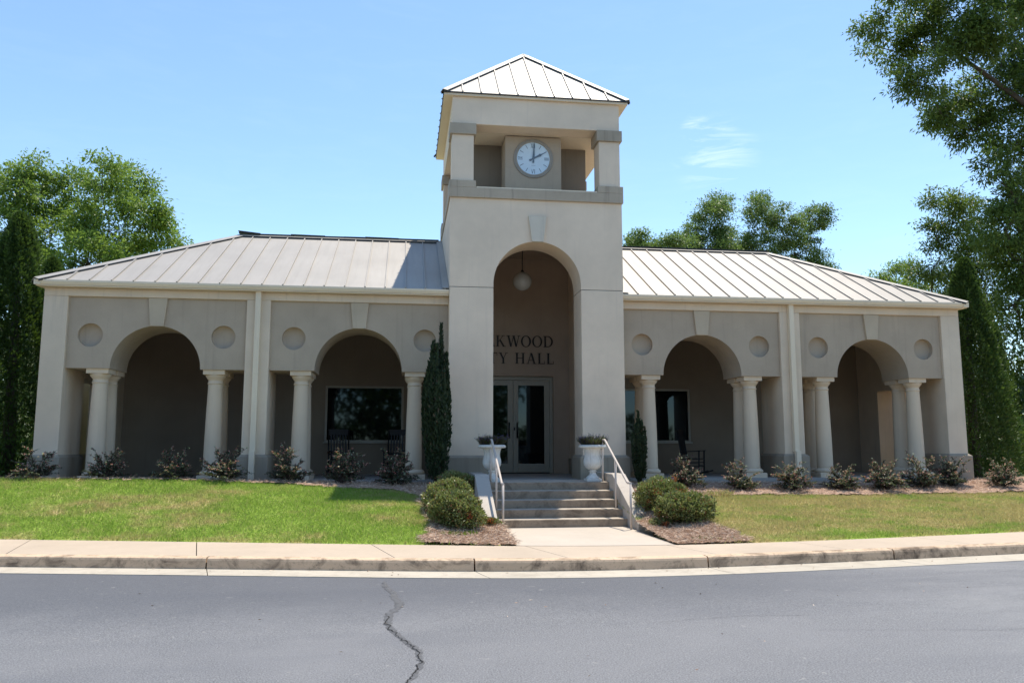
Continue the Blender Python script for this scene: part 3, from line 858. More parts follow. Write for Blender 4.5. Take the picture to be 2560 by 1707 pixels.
loop = [(-TW, TJ + 0.006), (-TA, TJ + 0.006)] + arc_pts(0, TAZ, TA, math.pi, 0, 56) + [(TA, TJ + 0.006), (TW, TJ + 0.006), (TW, TBB - 0.001), (-TW, TBB - 0.001)]
m = MB(); m.prism(loop, (0, 0, 0), (1, 0, 0), (0, 0, 1), (0, 1, 0), TY0, TY0 + 0.856); m.build('tower_arch_wall', 'tower', hall)
m = MB(); m.prism([(-0.138, TAZ + TA - 0.012), (0.138, TAZ + TA - 0.012), (0.215, 6.15), (-0.215, 6.15)], (0, 0, 0), (1, 0, 0), (0, 0, 1), (0, 1, 0), TY0 - 0.06, TY0 + 0.02); m.build('keystone', 'keystone', hall, 0.006)
m = MB()
m.box(-TI + 0.001, -1.14, YD, 4.069, 0, 6.30); m.box(1.14, TI - 0.001, YD, 4.069, 0, 6.30); m.box(-1.14, 1.14, YD + 0.0005, 4.0685, 2.72, 6.2995)
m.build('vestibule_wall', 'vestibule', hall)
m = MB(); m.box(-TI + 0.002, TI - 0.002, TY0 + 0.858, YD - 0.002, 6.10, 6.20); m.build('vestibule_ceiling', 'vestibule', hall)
m = MB(); m.box(-TW + 0.001, TW - 0.001, 4.071, 4.3, -0.3, TBB - 0.002); m.build('tower_rear_wall', 'tower', hall)
# belt, corner blocks, belfry floor, piers, caps, lintel ring
BW, CY, HB = 2.095, 1.902, 2.168
yF, yR = CY - HB, CY + HB      # -0.266 .. 4.07
o_ = 0.06
bm_ = MB()
bm_.box(-BW, BW, yF - o_, yF + 0.45, TBB, 6.785); bm_.box(-BW, BW, yR - 0.45, yR + o_, TBB, 6.785)
bm_.box(-BW, -BW + 0.48, yF + 0.4505, yR - 0.4505, TBB + 0.0005, 6.7845); bm_.box(BW - 0.48, BW, yF + 0.4505, yR - 0.4505, TBB + 0.0005, 6.7845)
belt = bm_.build('belt_course', 'belt', hall, 0.008)
cp = MB()
cp.box(-1.455, 1.455, yF - o_ + 0.012, yF + 0.40, 6.7855, 6.815); cp.box(-1.455, 1.455, yR - 0.40, yR + o_ - 0.012, 6.7855, 6.815)
for s in (-1, 1): cp.box(s * (BW - 0.012), s * (BW - 0.42), yF + 0.62, yR - 0.62, 6.7855, 6.815)
cp.build('coping', 'trim', belt, 0.004)
m = MB(); m.box(-1.6, 1.6, yF + 0.46, yR - 0.46, 6.50, 6.60); m.build('belfry_floor', 'belt', hall)
for s in (-1, 1):
    for (ya, yb_) in ((yF, yF + 0.52), (yR - 0.52, yR)):
        m = MB(); m.box(s * 1.47, s * BW, ya - o_, yb_ + o_, 6.786, 6.955); m.build('corner_block', 'belt', hall, 0.008)
        m = MB(); m.box(s * 1.522, s * 2.035, ya, yb_, 6.9555, 8.088); pier = m.build('belfry_pier', 'tower', hall, 0.008)
        m = MB(); m.box(s * 1.465, s * 2.088, ya - 0.055, yb_ + 0.055, 8.0885, 8.3585); m.build('pier_cap', 'belt', pier, 0.008)
lt = MB()
lt.box(-2.035, 2.035, yF, yF + 0.5, 8.359, 9.03); lt.box(-2.035, 2.035, yR - 0.5, yR, 8.359, 9.03)
lt.box(-2.035, -1.535, yF + 0.5005, yR - 0.5005, 8.3592, 9.0298); lt.box(1.535, 2.035, yF + 0.5005, yR - 0.5005, 8.3592, 9.0298)
lt.build('belfry_lintel', 'tower', hall, 0.008)
m = MB(); m.box(-1.534, 1.534, yF + 0.501, yR - 0.501, 8.356, 8.42); m.build('belfry_ceiling', 'soffit', hall)
m = MB(); m.box(-1.49, 1.49, 1.05, 2.76, 6.601, 8.355); m.build('belfry_core', 'core', hall, 0.006)
m = MB(); m.box(-0.698, 0.698, 0.29, 1.049, 6.601, 8.335); m.build('clock_box', 'taupe', hall, 0.008)
# clock
CK = Vector((0, 0.29, 7.775))
clock = bpy.data.objects.new('clock', None); link(clock, hall); clock.location = CK
def ring(m, prof, n=56):
    """prof (r, y): surface of revolution about the Y axis"""
    b = len(m.v)
    for (r, y) in prof:
        for i in range(n):
            a = 2 * math.pi * i / n
            m.v.append((r * math.cos(a), y, r * math.sin(a)))
    for j in range(len(prof) - 1):
        for i in range(n):
            i2 = (i + 1) % n
            m.face((b + j * n + i, b + j * n + i2, b + (j + 1) * n + i2, b + (j + 1) * n + i), True)
m = MB(); ring(m, [(0.495, 0.0), (0.495, -0.02), (0.47, -0.035), (0.462, -0.022), (0.452, -0.036), (0.425, -0.05), (0.412, -0.03), (0.408, -0.008)]); m.build('clock_bezel', 'clockring', clock)
m = MB(); m.prism(circle_pts(0, 0, 0.41, 56), (0, 0, 0), (1, 0, 0), (0, 0, 1), (0, -1, 0), 0.0, 0.012); m.build('clock_dial', 'clockface', clock)
def dial_bar(m, ang, r0, r1, w, y=-0.014, off=0.0, tilt=0.0):
    """radial bar at clock angle (deg cw from 12)"""
    a = R(ang); d = Vector((math.sin(a), 0, math.cos(a))); t = Vector((math.cos(a), 0, -math.sin(a)))
    p = d * r0 + t * (off - tilt); q = d * r1 + t * (off + tilt)
    b = m.add([p - t * w / 2 + Vector((0, y, 0)), p + t * w / 2 + Vector((0, y, 0)), q + t * w / 2 + Vector((0, y, 0)), q - t * w / 2 + Vector((0, y, 0))])
    m.face((b, b + 1, b + 2, b + 3))
for h in range(12):
    m = MB(); a = h * 30
    if h == 0: dial_bar(m, a, .27, .385, .016, -.014, -.035, -.022); dial_bar(m, a, .27, .385, .009, -.0145, -.035, .022); dial_bar(m, a, .27, .385, .013, -.014, .008); dial_bar(m, a, .27, .385, .013, -.014, .034)
    elif h == 3: [dial_bar(m, a, .27, .385, .014, -.014, o) for o in (-.026, 0, .026)]
    elif h == 6: dial_bar(m, a, .27, .385, .015, -.014, .014, .014); dial_bar(m, a, .27, .385, .008, -.0145, .040, -.014); m2 = dial_bar(m, a, .27, .385, .013, -.014, -.03)
    elif h == 9: dial_bar(m, a, .27, .385, .013, -.014, -.03); dial_bar(m, a, .27, .385, .015, -.014, .016, .02); dial_bar(m, a, .27, .385, .008, -.0145, .016, -.02)
    else: dial_bar(m, a, .285, .385, .014)
    m.build('numeral', 'clockmark', clock)
m = MB(); dial_bar(m, 90, -.05, .05, .006, -.014, .175); m.build('maker_mark', 'clockmark', clock)
def hand(name, ang, pts, y):
    a = R(ang); d = Vector((math.sin(a), 0, math.cos(a))); t = Vector((math.cos(a), 0, -math.sin(a)))
    loop = [(w, r) for (r, w) in pts] + [(-w, r) for (r, w) in reversed(pts)]
    m = MB(); m.prism(loop, (0, y, 0), t, d, (0, -1, 0), 0, 0.006); m.build(name, 'clockmark', clock)
hand('hour_hand', 61, [(-.115, .022), (-.08, .026), (-.05, .014), (.06, .02), (.16, .024), (.19, .036), (.215, .022), (.25, .010), (.36, .006)], -.022)
hand('minute_hand', 3, [(-.115, .02), (-.07, .022), (-.04, .014), (.0, .03), (.06, .027), (.16, .018), (.36, .007), (.395, .004)], -.032)
# belfry roof
troof = bpy.data.objects.new('tower_roof', None); link(troof, hall)
EH, TEZ, APZ = 2.25, 9.10, 11.25
runT = math.hypot(EH, APZ - TEZ)
dk = MB(); b = dk.add([(-EH, CY - EH, TEZ - .012), (EH, CY - EH, TEZ - .012), (EH, CY + EH, TEZ - .012), (-EH, CY + EH, TEZ - .012), (0, CY, APZ - .012)])
for f in ((0, 1, 4), (1, 2, 4), (2, 3, 4), (3, 0, 4), (0, 3, 2, 1)): dk.face([b + i for i in f])
dk.build('roof_deck', 'roof', troof)
dirs = [((-1, -1), (1, 0), (0, 1)), ((1, -1), (0, 1), (-1, 0)), ((1, 1), (-1, 0), (0, -1)), ((-1, 1), (0, -1), (1, 0))]
norms = []
for (c0, u, v) in dirs:
    Vv = Vector((v[0] * EH, v[1] * EH, APZ - TEZ)) / runT
    Nn = Vector((-v[0] * (APZ - TEZ), -v[1] * (APZ - TEZ), EH)).normalized(); norms.append(Nn)
    slope(troof, (c0[0] * EH, CY + c0[1] * EH, TEZ), (u[0], u[1], 0), Vv, Nn, [(0, 0), (EH, runT), (2 * EH, 0)], [0.455 + 0.4437 * i for i in range(9)])
ap = (0, CY, APZ)
for i, (c0, u, v) in enumerate(dirs):
    cap_strip(troof, (c0[0] * EH, CY + c0[1] * EH, TEZ), ap, norms[i], norms[i - 1], 0.13, 0.055)
m = MB(); m.box(-EH + 0.01, EH - 0.01, CY - EH + 0.01, CY + EH - 0.01, 9.031, 9.085); m.build('soffit', 'soffit', troof)
m = MB()
for (c0, u, v) in dirs:
    p = Vector((c0[0] * (EH + .004), CY + c0[1] * (EH + .004), TEZ - .008)); q = p + Vector((u[0], u[1], 0)) * (2 * EH + .008)
    m.bar(p, q, 0.012, 0.03)
m.build('drip_edge', 'dark', troof)

# ---- letters
def glyph(ch):
    """list of polygons in cap-height units and the advance width"""
    T, t, sf = 0.15, 0.055, 0.035
    def rect(x0, x1, y0, y1): return [(x0, y0), (x1, y0), (x1, y1), (x0, y1)]
    def diag(x0, y0, x1, y1, w): return [(x0 - w / 2, y0), (x0 + w / 2, y0), (x1 + w / 2, y1), (x1 - w / 2, y1)]
    def serif(x, y, w=0.34): return rect(x - w / 2, x + w / 2, y, y + sf)
    def ringp(cx, cy, rx, ry, ix, iy, a0, a1, n=36):
        o = [(cx + rx * math.cos(a), cy + ry * math.sin(a)) for a in [a0 + (a1 - a0) * i / n for i in range(n + 1)]]
        i_ = [(cx + ix * math.cos(a), cy + iy * math.sin(a)) for a in [a1 - (a1 - a0) * i / n for i in range(n + 1)]]
        return o + i_
    if ch == 'O': return [ringp(.47, .5, .46, .52, .31, .47, 0.0, 2 * math.pi - 1e-4)], .95
    if ch == 'C': return [ringp(.47, .5, .45, .52, .31, .47, R(38), R(322)), rect(.80, .835, .66, .97), rect(.80, .835, .04, .3)], .86
    if ch == 'D': return [rect(.10, .25, 0, 1), ringp(.38, .5, .50, .50, .35, .45, -math.pi / 2, math.pi / 2), rect(.02, .40, 0, .05), rect(.02, .40, .95, 1)], .92
    if ch == 'A': return [diag(.13, 0, .45, 1, t), diag(.76, 0, .46, 1, T), rect(.24, .66, .30, .345), serif(.13, 0, .27), serif(.76, 0, .34)], .92
    if ch == 'K': return [rect(.10, .25, 0, 1), diag(.25, .42, .66, 1, t), diag(.74, 0, .38, .6, T), serif(.175, 0), serif(.175, 1 - sf), serif(.66, 1 - sf, .28), serif(.76, 0, .32)], .92
    if ch == 'W': return [diag(.38, 0, .14, 1, T), diag(.38, 0, .60, .95, t), diag(.86, 0, .62, 1, T), diag(.86, 0, 1.10, 1, t), serif(.14, 1 - sf, .34), serif(.62, 1 - sf, .30), serif(1.10, 1 - sf, .26)], 1.20
    if ch == 'I': return [rect(.10, .25, 0, 1), serif(.175, 0), serif(.175, 1 - sf)], .36
    if ch == 'T': return [rect(.34, .49, 0, 1), rect(.02, .81, .95, 1), serif(.415, 0), rect(.02, .055, .74, .96), rect(.775, .81, .74, .96)], .84
    if ch == 'Y': return [rect(.35, .50, 0, .48), diag(.425, .44, .14, 1, T), diag(.425, .44, .70, 1, t), serif(.425, 0), serif(.14, 1 - sf, .32), serif(.72, 1 - sf, .26)], .85
    if ch == 'H': return [rect(.10, .25, 0, 1), rect(.68, .83, 0, 1), rect(.25, .68, .49, .54), serif(.175, 0), serif(.175, 1 - sf), serif(.755, 0), serif(.755, 1 - sf)], .94
    if ch == 'L': return [rect(.10, .25, 0, 1), rect(.25, .66, 0, .05), serif(.175, 0, .30), serif(.175, 1 - sf), rect(.635, .67, .0, .27)], .72
def write(text, x_right, z0, cap, total):
    adv = [0.42 if ch == ' ' else glyph(ch)[1] for ch in text]
    k = (total - sum(adv) * cap) / (len(text) - 1)
    x = x_right - total
    for ch, a in zip(text, adv):
        if ch != ' ':
            m = MB()
            for i, poly in enumerate(glyph(ch)[0]):
                m.prism(poly, (x, YD, z0), (cap, 0, 0), (0, 0, cap), (0, -1, 0), 0.002 + i * 0.0004, 0.03 + i * 0.0008)
            m.build('letter', 'letter', hall)
        x += a * cap + k
write('OAKWOOD', 1.145, 3.55, 0.315, 2.29)
write('CITY HALL', 1.165, 3.07, 0.305, 2.33)

# ---- entrance doors
DZ = 2.60
fr = bpy.data.objects.new('door_frame', None); link(fr, hall); fr.location = (0, YD + 0.10, 0)
m = MB(); m.box(-1.139, -1.045, 0, 0.066, 0.003, 2.718); m.box(1.045, 1.139, 0, 0.066, 0.003, 2.718); m.box(-1.0445, 1.0445, 0.0005, 0.0655, 2.612, 2.717); m.build('door_surround', 'doorframe', fr, 0.005)
m = MB(); m.box(-1.04, 1.04, -0.02, 0.06, 0.002, 0.022); m.build('threshold', 'black', fr)
for s in (-1, 1):
    d = bpy.data.objects.new('door', None); link(d, hall); d.location = (0, YD + 0.11, 0)
    a, b = 0.006, 1.040; st = 0.145
    m = MB()
    m.box(s * a, s * (a + st), 0, 0.045, 0.03, DZ); m.box(s * (b - st), s * b, 0, 0.045, 0.03, DZ)
    m.box(s * (a + st + .0005), s * (b - st - .0005), 0.0005, 0.0445, 0.03, 0.27); m.box(s * (a + st + .0005), s * (b - st - .0005), 0.0005, 0.0445, DZ - 0.14, DZ)
    m.build('door_leaf', 'doorframe', d, 0.004)
    m = MB(); m.box(s * (a + st - 0.01), s * (b - st + 0.01), 0.018, 0.028, 0.26, DZ - 0.13); m.build('pane', 'glass', d)
    m = MB(); hx = s * 0.115
    m.tube([(hx, -0.07, 0.98), (hx, -0.07, 1.42)], 0.021, 10); m.tube([(hx, 0.0, 1.09), (hx, -0.07, 1.09)], 0.010, 8); m.tube([(hx, 0.0, 1.35), (hx, -0.07, 1.35)], 0.010, 8)
    m.build('handle', 'black', d)
    if s > 0:
        m = MB(); m.box(0.02, 0.07, -0.008, -0.0005, 1.2, 1.28); m.build('lock', 'black', d)

# ---- entrance steps
SY, SD, SH, SL = -1.5987, 0.3475, 0.1625, 1.3097
st = empty('entrance_steps', 'concrete entrance steps with rendered cheek walls leading to the doors', 'steps', (0, SY, -0.8125))
def local(m, o):
    ox, oy, oz = o.location
    m.v = [(x - ox, y - oy, z - oz) for (x, y, z) in m.v]; return m
rs = random.Random(11)
for i in range(5):
    y0 = SY - i * SD; z1 = -i * SH
    m = MB()
    nseg = 14
    yb_ = SY + 1.27 if i == 0 else SY - (i - 1) * SD + 0.05
    vs = []
    for j in range(nseg + 1):
        x = -SL + 0.002 + (2 * SL - 0.004) * j / nseg
        jit = rs.uniform(-0.004, 0.004)
        zt_ = z1 + rs.uniform(-0.003, 0.002)
        m.v += [(x, y0 + 0.004 + jit, z1 - SH - 0.02), (x, y0 + 0.004 + jit, zt_ - 0.014), (x, y0 + 0.014 + jit, zt_), (x, yb_, z1), (x, yb_, z1 - SH - 0.02)]
    for j in range(nseg):
        for q in range(5):
            a = j * 5 + q; b = j * 5 + (q + 1) % 5
            m.face((a, b, b + 5, a + 5))
    m.face(range(5)); m.face([nseg * 5 + q for q in range(5)])
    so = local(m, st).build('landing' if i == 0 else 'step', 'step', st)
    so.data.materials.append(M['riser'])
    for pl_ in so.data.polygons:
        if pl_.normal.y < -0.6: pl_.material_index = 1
for s in (-1, 1):
    m = MB()
    prof = [(-0.345, -0.95), (-0.345, 0.175), (-1.84, 0.175), (-3.70, -0.69), (-3.72, -0.95)]
    m.prism(prof, (s * (SL + 0.0005), 0, 0), (0, 1, 0), (0, 0, 1), (s, 0, 0), 0, 0.285)
    local(m, st).build('cheek_wall', 'cheek', st, 0.012)

# ---- handrails
def handrail(x, label, dy=0.0):
    o = empty('handrail', label, 'handrail', (x, -3.57 + dy, -0.803), 'stair handrails')
    m = MB()
    m.tube([(x, -1.40 + dy, 0.885), (x, -1.62 + dy, 0.885), (x, -1.68 + dy, 0.865), (x, -3.33 + dy, 0.075), (x, -3.39 + dy, 0.058), (x, -3.585 + dy, 0.058)], 0.024, 12)
    local(m, o).build('rail', 'rail', o)
    for (y, z0, z1) in ((-1.42, 0.0, 0.88), (-2.49, -0.4875, 0.475), (-3.565, -0.803, 0.055)):
        m = MB(); m.tube([(x, y + dy, z0), (x, y + dy, z1)], 0.022, 12); local(m, o).build('post', 'rail', o)
handrail(1.215, 'cream metal handrail in full sun on the right side of the steps')
handrail(-1.225, 'cream metal handrail on the left side of the steps, upper part in shade', -0.04)

# ---- urns with plants
def urn(x, y, label, plabel, seed):
    o = empty('urn', label, 'urn', (x, y, 0), 'white urns on the landing')
    m = MB(); m.box(-0.165, 0.165, -0.165, 0.165, 0.001, 0.06); m.build('urn_base', 'urn', o, 0.008)
    m = MB(); m.lathe([(0.15, 0.061), (0.15, 0.075), (0.13, 0.095), (0.085, 0.135), (0.068, 0.175), (0.066, 0.20), (0.083, 0.208), (0.086, 0.222), (0.075, 0.232), (0.075, 0.25)], n=28); m.build('pedestal', 'urn', o)
    m = MB(); m.lathe([(0.06, 0.245), (0.10, 0.255), (0.155, 0.295), (0.187, 0.35), (0.196, 0.41), (0.19, 0.47), (0.178, 0.52), (0.172, 0.56), (0.173, 0.60), (0.182, 0.65), (0.198, 0.69), (0.21, 0.715)], n=48, flute=16, fz=(0.25, 0.5), famp=0.06); m.build('bowl', 'urn', o)
    m = MB(); m.lathe([(0.20, 0.705), (0.275, 0.715), (0.298, 0.728), (0.303, 0.748), (0.29, 0.772), (0.262, 0.786), (0.235, 0.786), (0.222, 0.765), (0.20, 0.745)], n=40); m.build('rim', 'urn', o)
    p = empty('urn_plant', plabel, 'plant', (x, y, 0.745), 'plants in the urns')
    rng = np.random.default_rng(seed)
    m = MB(); m.lathe([(0.19, 0.0), (0.21, 0.012), (0.12, 0.03), (0.01, 0.035)], n=20); m.build('potting_soil', 'soil', p)
    N = 800
    a = rng.uniform(0, 2 * np.pi, N); r = 0.21 * np.sqrt(rng.uniform(0, 1, N))
    Cc = np.stack([r * np.cos(a), r * np.sin(a), np.full(N, 0.01)], 1)
    D = np.stack([np.cos(a) * (0.25 + r * 3.2) + rng.normal(0, .25, N), np.sin(a) * (0.25 + r * 3.2) + rng.normal(0, .25, N), np.full(N, 1.0)], 1)
    L = rng.uniform(0.10, 0.29, N)
    P = leaf_quads(Cc, D, L, rng.uniform(0.012, 0.026, N), rng)
    quads_object('leaves', P, 'urnleaf', p)
    n2 = 900
    idx = rng.integers(0, N, n2); f = rng.uniform(0.4, 1, n2)
    Cc2 = Cc[idx] + unit(D[idx]) * (L[idx] * f)[:, None]
    P = leaf_quads(Cc2, rng.normal(size=(n2, 3)) + np.array([0, 0, .5]), rng.uniform(.015, .04, n2), rng.uniform(.008, .018, n2), rng)
    quads_object('small_leaves', P, 'urnleaf', p)
    n3 = 420
    idx = rng.integers(0, N, n3)
    Cc3 = Cc[idx] + unit(D[idx]) * (L[idx] * rng.uniform(.8, 1.05, n3))[:, None]
    P = leaf_quads(Cc3, rng.normal(size=(n3, 3)), rng.uniform(.012, .024, n3), rng.uniform(.01, .02, n3), rng)
    quads_object('flowers', P, 'purple', p)
urn(1.03, -1.27, 'weathered white urn in front of the right tower pier', 'dark bushy plant in the right-hand white urn', 21)
urn(-1.17, -1.22, 'white urn behind the left handrail, standing partly before the doors', 'purple flowering plant in the left-hand white urn', 22)

# ---- pendant lamp
lp = empty('pendant_lamp', 'round white glass globe lamp hanging inside the tower arch', 'lamp', (0, 2.17, 6.10))
m = MB(); m.lathe([(0.07, -0.03), (0.07, 0.0)], n=20); m.build('ceiling_plate', 'black', lp)
m = MB(); m.tube([(0, 0, -0.03), (0, 0, -0.74)], 0.013, 8); m.lathe([(0.012, -0.70), (0.03, -0.72), (0.05, -0.765), (0.05, -0.78)], n=16); m.build('rod', 'black', lp)
m = MB(); m.lathe([(max(0.002, 0.25 * math.sin(math.pi * i / 24)), -1.015 - 0.25 * math.cos(math.pi * i / 24)) for i in range(25)], n=36); m.build('globe', 'globe', lp)

# ---- rocking chairs
def rocking_chair():
    o = bpy.data.objects.new('rocking_chair', None); COL.objects.link(o)
    M_ = 'chair'
    # faces -Y, width along X
    for s in (-1, 1):
        x = s * 0.26
        m = MB(); pts = []
        for i in range(13):
            t = -0.48 + i * 0.93 / 12
            pts.append((x, t, 0.025 + 0.42 * (t + 0.02) ** 2))
        m.tube(pts, 0.02, 6); m.build('rocker', M_, o)
        m = MB(); m.tube([(x, -0.24, 0.05), (x, -0.25, 0.62)], 0.02, 8); m.build('front_leg', M_, o)
        m = MB(); m.tube([(x, 0.18, 0.04), (x, 0.21, 0.42), (x, 0.33, 1.18)], 0.02, 8); m.build('back_post', M_, o)
        m = MB(); m.bar((x, -0.30, 0.635), (x, 0.24, 0.60), 0.085, 0.022); m.build('arm', M_, o, 0.004)
        m = MB(); m.tube([(x, -0.24, 0.22), (x, 0.19, 0.20)], 0.011, 6); m.tube([(x, -0.24, 0.32), (x, 0.2, 0.31)], 0.011, 6); m.build('side_stretcher', M_, o)
    m = MB(); m.box(-0.27, 0.27, -0.27, 0.21, 0.405, 0.43); m.build('seat', M_, o, 0.008)
    m = MB(); m.tube([(-0.26, -0.24, 0.25), (0.26, -0.24, 0.25)], 0.011, 6); m.tube([(-0.26, 0.19, 0.24), (0.26, 0.19, 0.24)], 0.011, 6); m.build('cross_stretcher', M_, o)
    m = MB(); m.bar((-0.26, 0.325, 1.115), (0.26, 0.325, 1.115), 0.022, 0.15); m.build('top_rail', M_, o, 0.004)
    m = MB(); m.bar((-0.26, 0.235, 0.55), (0.26, 0.235, 0.55), 0.022, 0.05); m.build('lower_rail', M_, o, 0.004)
    for i in range(6):
        x = -0.19 + i * 0.076
        m = MB(); m.bar((x, 0.238, 0.56), (x, 0.322, 1.06), 0.032, 0.014); m.build('back_slat', M_, o)
    return o
rc = rocking_chair()
spots = [(-4.66, 2.75, 0.25, 'black rocking chair in front of the left part of the left window'),
         (-3.24, 2.75, -0.2, 'black rocking chair beside the right column, before the left window'),
         (4.62, 2.35, 0.95, 'black rocking chair turned sideways under the arch right of the tower')]
for i, (x, y, rz, lab) in enumerate(spots):
    o = rc if i == 0 else copy_tree(rc)
    o.location = (x, y, 0.004); o.rotation_euler = (0, 0, rz)
    tag(o, lab, 'rocking chair', 'rocking chairs on the porch')

# ------------------------------------------------------------------ planting beds
def in_poly(px, py, poly):
    c = np.zeros(px.shape, bool); n = len(poly)
    for i in range(n):
        x0, y0 = poly[i]; x1, y1 = poly[(i + 1) % n]
        if y0 == y1: continue
        c ^= ((y0 > py) != (y1 > py)) & (px < (x1 - x0) * (py - y0) / (y1 - y0) + x0)
    return c
wy = lambda x: float(walk_y(x))
BEDS = [
    ('left', [(-13.5, -1.2), (-10, -1.25), (-7.5, -1.3), (-5.5, -1.42), (-4.4, -1.55), (-3.2, -1.72), (-2.72, -2.1), (-2.62, -3.4), (-2.58, -4.3), (-2.74, wy(-2.74) + 0.02), (-2.2, wy(-2.2) + 0.01), (-1.5, wy(-1.5) + 0.01), (-1.24, wy(-1.24) + 0.01), (-1.25, -3.74), (-1.47, -3.7), (-1.47, -0.03), (-13.5, -0.03)]),
    ('right', [(1.47, -0.03), (1.47, -3.7), (1.25, -3.74), (1.25, wy(1.25) + 0.01), (1.9, wy(1.9) + 0.01), (2.62, wy(2.62) + 0.03), (2.6, -5.3), (2.42, -4.7), (2.45, -3.6), (2.6, -2.6), (3.1, -2.15), (4.5, -2.0), (6.5, -2.05), (8.5, -1.95), (10.5, -1.9), (13.5, -1.7), (14.5, 0.6), (11.2, 1.2), (11.1, -0.03)]),
]
rng0 = np.random.default_rng(5)
ALLBED = []
for nm, poly in BEDS:
    P = np.array(poly)
    # densify and roughen the outline
    Q = []
    for i in range(len(P)):
        a, b = P[i], P[(i + 1) % len(P)]
        L = np.linalg.norm(b - a); k = max(1, int(L / 0.12))
        for j in range(k):
            q = a + (b - a) * j / k
            rough = 0.045 if (q[1] < -1.0 and abs(abs(q[0]) - 1.27) > 0.05 and q[1] > walk_y(q[0]) + 0.05) else 0.0
            Q.append((q[0] + rng0.normal(0, rough), q[1] + rng0.normal(0, rough)))
    ALLBED.append(Q)
    xs_ = np.arange(min(q[0] for q in Q), max(q[0] for q in Q) + 0.06, 0.06); ys_ = np.arange(min(q[1] for q in Q), max(q[1] for q in Q) + 0.06, 0.06)
    GX, GY = np.meshgrid(xs_, ys_, indexing='ij')
    HZ = height(GX, GY) + 0.022 + rng0.normal(0, 0.006, GX.shape) + 0.015 * np.sin(GX * 3.1) * np.sin(GY * 2.7)
    cxm = (GX[:-1, :-1] + GX[1:, 1:]) / 2; cym = (GY[:-1, :-1] + GY[1:, 1:]) / 2
    ins = in_poly(cxm, cym, Q)
    ny = len(ys_)
    ii, jj = np.nonzero(ins)
    used = {}
    v, f = [], []
    def vid(i, j):
        k = i * ny + j
        if k not in used:
            used[k] = len(v); v.append((GX[i, j], GY[i, j], HZ[i, j]))
        return used[k]
    for i, j in zip(ii, jj): f.append((vid(i, j), vid(i + 1, j), vid(i + 1, j + 1), vid(i, j + 1)))
    me = bpy.data.meshes.new('mulch_bed'); me.from_pydata(v, [], f); me.polygons.foreach_set('use_smooth', [True] * len(f)); me.materials.append(M['mulch'])
    o = bpy.data.objects.new('mulch_bed', me); link(o)
    tag(o, 'brown pine straw bed along the %s wing and beside the steps' % nm, None, None, 'structure')
def bedmask(px, py):
    m_ = np.zeros(px.shape, bool)
    for Q in ALLBED: m_ |= in_poly(px, py, Q)
    return m_
# straw needles lying on the beds
rng = np.random.default_rng(8)
n_ = 230000
px = rng.uniform(-13, 14, n_); py = rng.uniform(-6.1, 0.3, n_)
px[:120000] = rng.uniform(-3.0, 3.2, 120000)
k_ = bedmask(px, py) | (bedmask(px + 0.05, py + 0.05) & (py > walk_y(px) + 0.02) & (np.abs(px) > 1.3))
k_ &= (py > walk_y(px) + 0.0)
px, py = px[k_], py[k_]
Cc = np.stack([px, py, height(px, py) + 0.03 + rng.uniform(0, 0.025, len(px))], 1)
D = np.stack([rng.normal(size=len(px)), rng.normal(size=len(px)), rng.normal(0, 0.22, len(px))], 1)
P = leaf_quads(Cc, D, rng.uniform(0.05, 0.14, len(px)), rng.uniform(0.004, 0.009, len(px)), rng, 0.1)
o = quads_object('pine_straw', P, 'straw'); tag(o, 'loose brown pine straw scattered over the planting beds', 'mulch', None, 'stuff')

# grass blades
rng = np.random.default_rng(9)
n_ = 620000
px = rng.uniform(-14.5, 15, n_); py = rng.uniform(-6.2, 0.2, n_)
k_ = (py > walk_y(px) + 0.01) & ~bedmask(px, py) & ~((np.abs(px) < 1.3) & (py > -6.2)) & ~((py > -0.1) & (np.abs(px) < 11.2))
px, py = px[k_], py[k_]
nb = len(px)
clump = 0.75 + 0.5 * np.sin(px * 2.3 + np.sin(py * 3.1) * 1.5) * np.sin(py * 2.9 + px * 0.7)
hgt = rng.uniform(0.022, 0.05, nb) * (0.75 + 0.45 * clump)
edge = np.clip((py - walk_y(px)) / 0.1, 0, 1)
tilt = rng.normal(0, 0.5, (nb, 2)) * 0.05
a = rng.uniform(0, 2 * np.pi, nb); w = rng.uniform(0.004, 0.008, nb)
base = np.stack([px, py, height(px, py) - 0.003], 1)
sd_ = np.stack([np.cos(a) * w, np.sin(a) * w, np.zeros(nb)], 1)
hgt = hgt * (1 + .5 * (1 - edge))
tip = base + np.stack([tilt[:, 0], tilt[:, 1] - (1 - edge) * rng.uniform(0, .07, nb), hgt], 1)
P = np.stack([base - sd_, base + sd_, tip], 1)
o = tris_object('lawn_grass', P, 'blade'); tag(o, 'short mown grass covering the sloping lawn', 'grass', None, 'stuff')

